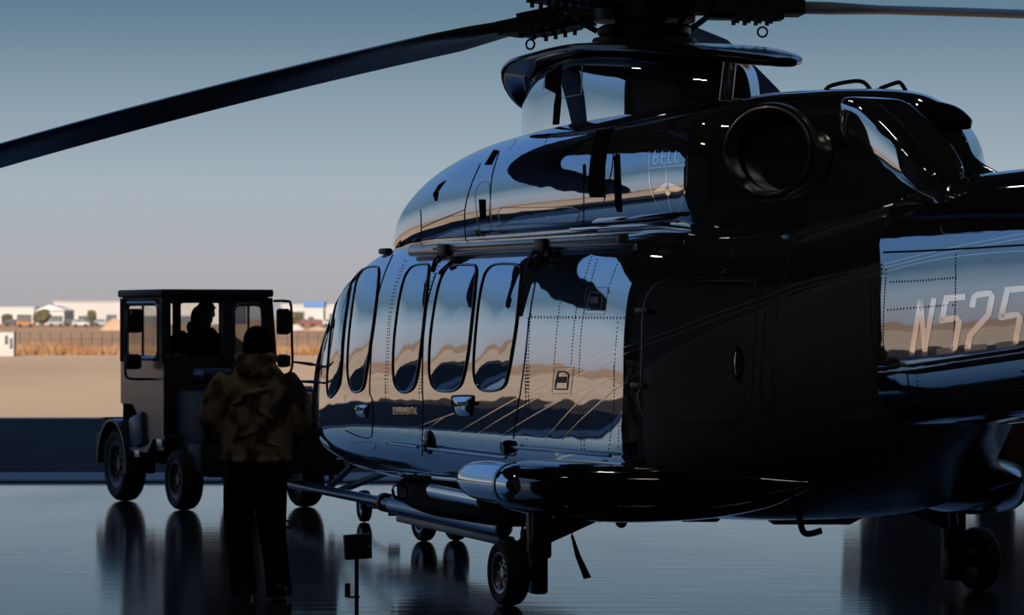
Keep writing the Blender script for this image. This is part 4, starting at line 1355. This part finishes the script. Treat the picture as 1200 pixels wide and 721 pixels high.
for pts, rr in legs:
    tr.tube([Vector(p) for p in smooth_path(pts, 5)], [pchip([0, 5, 10, 15, 20], rr, k) for k in range(21)], 18)
    x_, y_, _ = pts[-1]
    for k, z in enumerate((0.15, 0.21, 0.30, 0.46, 0.52)):
        tr.tube([Vector((x_ * 0.95 + 0.094 * math.cos(a), y_ * 0.9 + 0.092 * math.sin(a), z + 0.02 * math.sin(a + k))) for a in np.linspace(math.pi * 1.05, math.pi * 1.95, 8)], [0.003, 0.009, 0.012, 0.013, 0.013, 0.012, 0.009, 0.003], 8)
remeshed(tr, 'trousers', NAVY, man, 0.010, 5)
for (x, y, sg) in ((-0.080, 0.04, -1), (0.162, -0.12, 1)):
    bt = MB()
    bt.ball((x, y + 0.05, 0.045), (0.058, 0.140, 0.050), 18, 10)
    bt.ball((x, y - 0.03, 0.07), (0.056, 0.07, 0.08), 16, 10)
    bt.box((x, y + 0.045, 0.012), (0.105, 0.28, 0.024), None, 0.01)
    remeshed(bt, 'boot', BOOTM, man, 0.008, 3)
cpm = MB()
cpm.ball((0.005, 0.012, 1.695), (0.089, 0.107, 0.092), 24, 14)
rings(cpm, [(0.005, 0.012, 1.600, 0.090, 0.105), (0.005, 0.012, 1.63, 0.095, 0.112), (0.005, 0.012, 1.66, 0.095, 0.112), (0.005, 0.012, 1.70, 0.089, 0.107)])
remeshed(cpm, 'knit_cap', CAPM, man, 0.009, 3)

# driver on the tractor seat, facing the cab's open front
DP = TM @ Vector((1.22, -0.55, 0.0))
drv = empty('person', TM @ Vector((1.20, -0.58, 1.04)), R(90) + PT)
tag(drv, 'seated driver in a dark hooded jacket inside the tractor cab', 'person')
bd = MB()
fd = Vector((-1, 0.15, 0)).normalized()
HM2 = head_parts(bd, (-0.12, -0.02, 0.84), fd)
rings(bd, [(-0.06, 0, 0.60, 0.07, 0.07), (-0.09, -0.01, 0.70, 0.06, 0.06), (-0.11, -0.015, 0.78, 0.055, 0.055)])
rings(bd, [(0.06, 0, 0.0, 0.12, 0.17), (0.06, 0, 0.15, 0.11, 0.155), (0.02, 0, 0.35, 0.11, 0.16), (-0.03, 0, 0.52, 0.10, 0.17), (-0.05, 0, 0.60, 0.08, 0.11)])
for sg in (-1, 1):
    bd.tube([Vector(p) for p in smooth_path([(0.05, sg * 0.10, 0.05), (-0.40, sg * 0.14, 0.07), (-0.46, sg * 0.14, -0.34)], 5)], 0.065, 14)
    bd.tube([Vector(p) for p in smooth_path([(-0.03, sg * 0.19, 0.58), (-0.12, sg * 0.38, 0.45), (-0.36, sg * 0.20, 0.36)], 5)], 0.045, 12)
    hand(bd, (-0.37, sg * 0.19, 0.36), (-0.9, -sg * 0.2, -0.1), (-0.2, 0, 1))
remeshed(bd, 'body', SKINM, drv, 0.010, 4)
eyes(HM2, drv)
jk = MB()
rings(jk, [(0.06, 0, -0.02, 0.15, 0.20), (0.06, 0, 0.12, 0.15, 0.20), (0.02, 0, 0.33, 0.15, 0.205), (-0.03, 0, 0.50, 0.14, 0.22), (-0.05, 0, 0.62, 0.115, 0.18), (-0.06, 0, 0.70, 0.10, 0.11)])
for sg in (-1, 1):
    jk.tube([Vector(p) for p in smooth_path([(-0.03, sg * 0.17, 0.60), (-0.06, sg * 0.28, 0.55), (-0.12, sg * 0.39, 0.45), (-0.26, sg * 0.32, 0.34), (-0.36, sg * 0.20, 0.36)], 4)],
            [pchip([0, 4, 8, 12, 16], [0.085, 0.085, 0.078, 0.066, 0.052], k) for k in range(17)], 14)
jk.ball((0.0, 0.03, 0.70), (0.10, 0.12, 0.09), 16, 10)
remeshed(jk, 'jacket', DRIVM, drv, 0.012, 4)
tr = MB()
for sg in (-1, 1):
    tr.tube([Vector(p) for p in smooth_path([(0.06, sg * 0.10, 0.05), (-0.40, sg * 0.14, 0.08), (-0.46, sg * 0.14, -0.30)], 5)], [0.10, 0.10, 0.098, 0.092, 0.09, 0.088, 0.085, 0.08, 0.075, 0.075, 0.075], 14)
remeshed(tr, 'trousers', NAVY, drv, 0.012, 4)
for sg in (-1, 1):
    remeshed(MB().ball((-0.50, sg * 0.14, -0.335), (0.13, 0.048, 0.045), 14, 8).ball((-0.46, sg * 0.14, -0.30), (0.06, 0.046, 0.07), 14, 8), 'boot', BOOTM, drv, 0.01, 3)
cpm = MB()
cpm.ball((-0.105, -0.017, 0.885), (0.108, 0.090, 0.085), 20, 12)
rings(cpm, [(-0.19, -0.03, 0.895, 0.075, 0.07), (-0.19, -0.03, 0.905, 0.075, 0.07)])
remeshed(cpm, 'cap', CAPM, drv, 0.010, 3)
hr = MB().ball((-0.03, 0.03, 0.80), (0.075, 0.085, 0.12), 16, 10)
remeshed(hr, 'hood', DRIVM, drv, 0.012, 3)

# ------------------------------------------------------------------ small things on the hangar floor
so = ground(418, 729)
sd = empty('marker_stand', so)
tag(sd, 'short black floor stand with a flat box head beside the main wheel', 'stand')
MB().cyl((0, 0, 0.012), (0, 0, 0.40), 0.013, None, 10).build('pole', BLACK, sd)
MB().cyl((0, 0, 0), (0, 0, 0.014), 0.075, 0.065, 24).build('base', BLACK, sd)
hb = MB().box((0.006, 0, 0.455), (0.165, 0.06, 0.15), (0, -0.06, 0.15), 0.006)
hb.build('head_box', BLACK, sd)
MB().box((0.075, -0.036, 0.46), (0.012, 0.006, 0.012)).build('indicator', mat('indicator_white', (0.7, 0.7, 0.7), 0.4), sd)
MB().cyl((-0.05, 0, 0.150), (0.02, 0, 0.150), 0.006, None, 8).box((-0.055, 0, 0.19), (0.034, 0.012, 0.085), None, 0.004).build('side_plate', BLACK, sd)

fo_ = at(680, 660, 21.9)
fl = MB()
top, bot = at(669.5, 628, 21.9), at(690, 678, 21.9)
fl.prism([top + Vector((-0.004, 0, 0)), top + Vector((0.012, 0, 0.006)), at(680, 650, 21.85), at(693, 677, 21.9), at(684, 679, 21.9), at(674, 652, 21.85)], (0, 0.006, 0))
cord = MB().tube([at(671, 607, 21.88), at(670.5, 613, 21.9), at(671.5, 620, 21.9), at(670, 628, 21.9)], 0.004, 6)
stq = empty('warning_streamer', top)
tag(stq, 'dark ribbon streamer hanging on a cord under the helicopter belly', 'streamer')
for o in (fl.build('ribbon', mat('streamer_cloth', (0.035, 0.012, 0.012), 0.8), None, False), cord.build('cord', BLACK, None)):
    o.parent = stq
    o.matrix_parent_inverse = Matrix.Translation(-top)

# ------------------------------------------------------------------ service cart beyond the tail
cx0 = at(1187, 372, 35.0)
ct = empty('service_cart', (5.2, 34.6, 0))
tag(ct, 'dark red and black service cart on wheels standing beyond the tail boom', 'cart')
CRED = noisy('cart_dark_red', (0.05, 0.018, 0.012), (0.075, 0.026, 0.016), 4, 0.5)
CGRY = mat('cart_grey', (0.10, 0.095, 0.09), 0.6)
DARKWIN = mat('truck_window', (0.02, 0.022, 0.025), 0.1)
MB().box((0.55, 0.4, 0.62), (1.5, 0.9, 0.56), None, 0.03).build('body', CRED, ct)
MB().box((0.55, 0.4, 0.92), (1.56, 0.96, 0.05), None, 0.015).build('lid', BLACK, ct)
MB().cyl((-0.32, 0.1, 0.34), (-0.32, 0.1, 0.92), 0.10, None, 20).ball((-0.32, 0.1, 0.92), (0.10, 0.10, 0.05), 16, 8).build('bottle', BLACK, ct)
MB().box((-0.46, 0.2, 0.60), (0.14, 0.5, 0.55), None, 0.01).build('side_box', CGRY, ct)
MB().box((0.4, 0.4, 0.31), (1.9, 0.8, 0.06)).build('frame', BLACK, ct, False)
for x in (-0.25, 1.1):
    for y in (0.02, 0.78):
        MB().lathe([(0.07, -0.03), (0.13, -0.04), (0.155, -0.025), (0.155, 0.025), (0.13, 0.04), (0.07, 0.03)], (x, y, 0.155), (0, 1, 0), 24, True).cyl((x, y - 0.03, 0.155), (x, y + 0.03, 0.155), 0.07, None, 16).build('wheel', RUBBER, ct)
gp = empty('service_truck', (3.9, 36.55, 0))
tag(gp, 'black boxy service truck parked across the hangar door behind the helicopter', 'truck')
MB().box((2.6, 0, 1.75), (4.4, 1.9, 1.7), None, 0.05, 3).build('cargo_box', BLACK, gp)
MB().box((2.4, 0, 0.72), (5.0, 0.9, 0.26), None, 0.03).build('chassis', DKMET, gp)
cbm = MB().prism([(-0.25, -0.95, 0.55), (-0.30, -0.95, 1.25), (0.0, -0.95, 1.35), (0.1, -0.95, 2.2), (0.36, -0.95, 2.2), (0.36, -0.95, 0.55)], (0, 1.9, 0)).build('cab', BLACK, gp, False)
MB().box((0.17, -0.955, 1.72), (0.26, 0.02, 0.55), None, 0.01).build('cab_window', DARKWIN, cbm)
for k in range(5):
    MB().box((0.85 + 0.85 * k, -0.96, 1.75), (0.78, 0.02, 1.5), None, 0.008).build('side_panel', CGRY if k == 0 else BLACK, gp)
for x in (0.35, 3.2, 4.2):
    for y in (-0.80, 0.80):
        MB().lathe([(0.22, -0.10), (0.38, -0.13), (0.44, -0.08), (0.44, 0.08), (0.38, 0.13), (0.22, 0.10)], (x, y, 0.44), (0, 1, 0), 28, True).cyl((x, y - 0.09, 0.44), (x, y + 0.09, 0.44), 0.22, None, 18).build('wheel', RUBBER, gp)

# ------------------------------------------------------------------ hangar ceiling lamps (seen as glints on the paint)
LAMPM = mat('lamp_tube', (0.9, 0.85, 0.75), 0.5, emit=(1.0, 0.88, 0.74, 60.0))
proto = None
for i, (x, y) in enumerate([(x, y) for x in (-14, -5, 4, 13) for y in (4, 13, 22, 31)]):
    if proto is None:
        root = empty('ceiling_lamp', (x, y, 11.6))
        MB().box((0, 0, 0.07), (0.34, 1.7, 0.10), None, 0.02).cyl((0, -0.6, 0.1), (0, -0.6, 0.4), 0.01, None, 6).cyl((0, 0.6, 0.1), (0, 0.6, 0.4), 0.01, None, 6).build('housing', DKMET, root)
        MB().cyl((0, -0.75, 0.0), (0, 0.75, 0.0), 0.035, None, 10).build('tube', LAMPM, root)
        proto = root
    else:
        root = proto.copy(); C.objects.link(root); root.location = (x, y, 11.6)
        for chd in list(proto.children):
            c_ = chd.copy(); C.objects.link(c_); c_.parent = root
    tag(root, 'long tube lamp hung under the dark hangar ceiling', 'lamp', 'ceiling lamps of the hangar')

# ------------------------------------------------------------------ beyond the apron: fence, weeds, cabinet
FENM2 = mat('fence_post_rust', (0.045, 0.035, 0.028), 0.8)
fn = empty('wire_fence', (-15, 169.2, 0))
tag(fn, 'low wire fence with thin dark posts along the dry field', 'fence')
pm = MB().box((0, 0, 0.55), (0.04, 0.04, 1.1))
p0 = None
for k in range(150):
    x = -40 + k * 0.51
    if p0 is None:
        p0 = pm.build('post', FENM2, fn, False); o = p0
    else:
        o = p0.copy(); C.objects.link(o); o.parent = fn
    o.location = (x, random.uniform(-0.02, 0.02), random.uniform(-0.05, 0.05))
wr = MB()
for z in (0.25, 0.5, 0.75, 1.02):
    wr.box((-2, 0, z), (77, 0.012, 0.012))
wr.build('fence_wire', FENM2, fn, False)

WEED = noisy('dry_weeds', (0.25, 0.115, 0.045), (0.34, 0.22, 0.12), 0.5, 0.95, 0.0, 0.05)
vs, fs = [], []
rw_ = random.Random(3)
for k in range(9000):
    x = rw_.uniform(-46, 8)
    dens_ = 0.5 + 0.5 * math.sin(x * 0.9) * math.sin(x * 0.37 + 1)
    if rw_.random() > 0.35 + 0.65 * dens_: continue
    y = rw_.uniform(165.0, 167.8)
    h_ = rw_.uniform(0.15, 0.45) + 0.55 * dens_ * rw_.random()
    a, w_ = rw_.uniform(0, math.pi), rw_.uniform(0.012, 0.05)
    lx, ly = rw_.gauss(0, 0.12), rw_.gauss(0, 0.12)
    q = len(vs)
    vs += [(x - w_ * math.cos(a), y - w_ * math.sin(a), 0), (x + w_ * math.cos(a), y + w_ * math.sin(a), 0), (x + lx + w_ * 0.6, y + ly, h_ * 0.7), (x + lx * 1.5, y + ly * 1.5, h_)]
    fs += [(q, q + 1, q + 2), (q, q + 2, q + 3)]
tag(raw('dry_weeds', vs, fs, WEED, None, False), 'rust coloured dry weeds growing along the wire fence', 'weeds', None, 'stuff')

WHT = noisy('white_cladding', (0.36, 0.35, 0.345), (0.42, 0.41, 0.40), 0.05, 0.7)
cab = empty('utility_cabinet', (-23.75, 160.5, 0))
tag(cab, 'pale utility cabinet standing at the edge of the apron', 'cabinet')
MB().box((0, 0, 0.56), (0.72, 0.5, 1.12), None, 0.02).build('body', WHT, cab)
MB().box((0.02, -0.255, 0.78), (0.16, 0.02, 0.42), None, 0.005).build('door', mat('cabinet_dark', (0.06, 0.06, 0.065), 0.6), cab)
MB().box((0.24, -0.255, 0.62), (0.14, 0.02, 0.5), None, 0.005).build('door', MATS['cabinet_dark'], cab)
MB().box((0, 0, 1.13), (0.78, 0.56, 0.04), None, 0.01).build('lid', WHT, cab)
MB().cyl((0.40, 0.1, 0), (0.40, 0.1, 1.25), 0.02, None, 8).build('pipe', DKMET, cab)

# ------------------------------------------------------------------ far buildings, trees, vehicles
def far(u, v, Y): return at(u, v, Y)


DARKW = mat('window_band_dark', (0.05, 0.055, 0.065), 0.4)
def building(name, label, u0, u1, vtop, Y, depth, m, roofm, gable=0.0, band=None, doors=()):
    x0_, x1_ = (u0 - 600) / FPX * Y, (u1 - 600) / FPX * Y
    zt = CAM.z + (372 - vtop) / FPX * Y
    root = empty(name, ((x0_ + x1_) / 2, Y + depth / 2, 0))
    tag(root, label, 'building')
    w_ = x1_ - x0_
    MB().box((0, 0, zt / 2), (w_, depth, zt)).build('wall', m, root, False)
    if gable:
        MB().prism([(-w_ / 2 - 0.5, -depth / 2 - 0.5, zt), (0, -depth / 2 - 0.5, zt + gable), (w_ / 2 + 0.5, -depth / 2 - 0.5, zt)], (0, depth + 1, 0)).build('roof', roofm, root, False)
    else:
        MB().box((0, 0, zt + 0.12), (w_ + 0.6, depth + 0.6, 0.24)).build('roof', roofm, root, False)
    for (a0, a1, z0, z1) in doors:
        MB().box((-w_ / 2 + w_ * (a0 + a1) / 2, -depth / 2 - 0.06, (z0 + z1) / 2), (w_ * (a1 - a0), 0.12, z1 - z0)).build('opening', DARKW, root, False)
    return root


LIGHTR = mat('pale_roof', (0.55, 0.52, 0.50), 0.6)
building('hangar_building', 'long white flat-roofed hangar across the field', 63, 268, 354, 900, 60, WHT, WHT, 0, None, [(0.02, 0.10, 0, 2.4), (0.14, 0.22, 0, 2.2), (0.30, 0.36, 0, 2.5), (0.45, 0.60, 0, 2.3), (0.7, 0.9, 0, 2.2)])
building('gabled_shed', 'pale gabled shed beside the long white hangar', 42, 75, 364, 860, 20, WHT, LIGHTR, 1.4, None, [(0.55, 0.95, 0, 2.2), (0.1, 0.3, 0, 2.0)])
building('low_warehouse', 'low white warehouse with dark openings left of the gabled shed', -60, 40, 361, 920, 25, WHT, LIGHTR, 0, None, [(0.62, 0.75, 0, 2.6), (0.80, 0.97, 0, 2.6), (0.2, 0.5, 0, 2.6)])
building('terminal_building', 'white terminal building behind the helicopter nose', 330, 470, 358, 950, 40, WHT, LIGHTR, 0, None, [(0.02, 0.30, 0.0, 3.4), (0.4, 0.8, 0, 2.8)])
building('blue_roofed_hall', 'white hall with a bright blue roof block', 357, 379, 360, 930, 10, WHT, mat('blue_roof', (0.04, 0.14, 0.38), 0.5), 0, None, [(0.2, 0.5, 0, 2.0)])
bpy.data.objects['blue_roofed_hall'].children[1].scale = (1, 1, 6)
bpy.data.objects['blue_roofed_hall'].children[1].location = (0, 0, -5 * (CAM.z + 12 / FPX * 930))

LEAF = noisy('olive_foliage', (0.05, 0.05, 0.022), (0.11, 0.095, 0.05), 0.8, 0.9)
BARK = mat('bark', (0.06, 0.045, 0.03), 0.9)
def tree(label, u, vtop, Y, wpx, seed):
    rr = random.Random(seed)
    x = (u - 600) / FPX * Y
    zt = CAM.z + (372 - vtop) / FPX * Y
    root = empty('tree', (x, Y, 0))
    tag(root, label, 'tree', None)
    R_ = wpx / FPX * Y / 2
    MB().cyl((0, 0, 0), (0, 0, zt * 0.6), 0.18, 0.10, 8).build('trunk', BARK, root)
    mb = MB()
    for k in range(60):
        a, q = rr.uniform(0, 2 * math.pi), rr.random() ** 0.5
        zz = zt * (0.25 + 0.62 * rr.random())
        f_ = math.sin(math.pi * min(1, zz / zt)) ** 0.5
        mb.ball((R_ * q * f_ * math.cos(a), R_ * q * f_ * math.sin(a), zz), rr.uniform(0.12, 0.26) * R_ + 0.08 * zt, 6, 4)
    mb.build('crown', LEAF, root, False)


tree('round olive tree in front of the gabled shed', 50, 363, 800, 18, 1)
tree('small dark tree in front of the long white hangar', 108, 363, 800, 9, 2)
tree('bare brown bush in front of the white terminal building', 346, 366, 780, 14, 3)
tree('low bush at the far end of the white warehouse', 8, 368, 800, 12, 4)

CARC = [mat('car_%s' % n, c, 0.4) for n, c in (('dark', (0.03, 0.03, 0.035)), ('white', (0.36, 0.36, 0.36)), ('maroon', (0.16, 0.03, 0.025)), ('silver', (0.25, 0.26, 0.28)), ('orange', (0.30, 0.12, 0.03)))]
def car(u, Y, m, label, L=4.4):
    x = (u - 600) / FPX * Y
    root = empty('car', (x, Y, 0))
    tag(root, label, 'car')
    MB().prism([(-L / 2, -0.85, 0.35), (L / 2, -0.85, 0.35), (L / 2, -0.85, 0.85), (L * 0.25, -0.85, 0.95), (L * 0.10, -0.85, 1.45), (-L * 0.35, -0.85, 1.45), (-L / 2, -0.85, 0.95)], (0, 1.7, 0)).build('body', m, root, False)
    MB().prism([(L * 0.2, -0.87, 0.98), (L * 0.08, -0.87, 1.38), (-L * 0.33, -0.87, 1.38), (-L * 0.42, -0.87, 0.98)], (0, 1.74, 0)).build('side_window', DARKW, root, False)
    for sx in (-0.3, 0.3):
        MB().cyl((sx * L, -0.88, 0.32), (sx * L, 0.88, 0.32), 0.32, None, 12).build('wheel', RUBBER, root)


for u, Y, k, lb in ((14, 720, 0, 'dark car parked in front of the low warehouse, nearest the field edge'), (26, 725, 0, 'dark car parked beside an orange van in front of the warehouse'), (30, 640, 4, 'orange van parked alone on the dry field'),
                    (66, 700, 3, 'silver car parked in front of the gabled shed'), (84, 710, 0, 'dark car parked before the first hangar opening'), (95, 650, 1, 'white car parked alone on the field before the long hangar'),
                    (103, 705, 0, 'dark car parked under the small dark tree'), (120, 715, 3, 'silver car parked at the middle of the long hangar'), (134, 700, 0, 'dark car parked beside the dirt mound'),
                    (360, 690, 2, 'maroon car parked before the white terminal building'), (374, 700, 2, 'maroon car parked below the blue roof block'), (388, 690, 1, 'white car parked beside the maroon cars')):
    car(u, Y, CARC[k], lb, 3.2)
DIRT = noisy('dirt_mound', (0.30, 0.19, 0.12), (0.40, 0.27, 0.18), 0.6, 0.95)
def mound(u, Y, w_, h_, label, m=DIRT):
    x = (u - 600) / FPX * Y
    mb = MB()
    n, m2 = 20, 8
    rr = random.Random(int(u))
    vs = []
    for i in range(m2 + 1):
        q = i / m2
        for k in range(n):
            t = 2 * math.pi * k / n
            vs.append((x + w_ * q * math.cos(t), Y + w_ * 0.6 * q * math.sin(t), h_ * (1 - q) * (1 + q * 0.5) * rr.uniform(0.9, 1.1)))
    fs = [(i * n + k, (i + 1) * n + k, (i + 1) * n + (k + 1) % n, i * n + (k + 1) % n) for i in range(m2) for k in range(n)]
    mb.add(vs, fs)
    tag(mb.build('dirt_mound', m, None), label, 'mound')


mound(134, 480, 2.2, 1.7, 'tan dirt mound on the field beside the tractor cab')
mound(347, 480, 1.4, 0.9, 'low pale dirt mound on the field beside the cab mirror', mat('pale_rubble', (0.38, 0.35, 0.32), 0.9))
mound(372, 470, 2.0, 0.6, 'long flat dirt mound near the helicopter nose')
#END
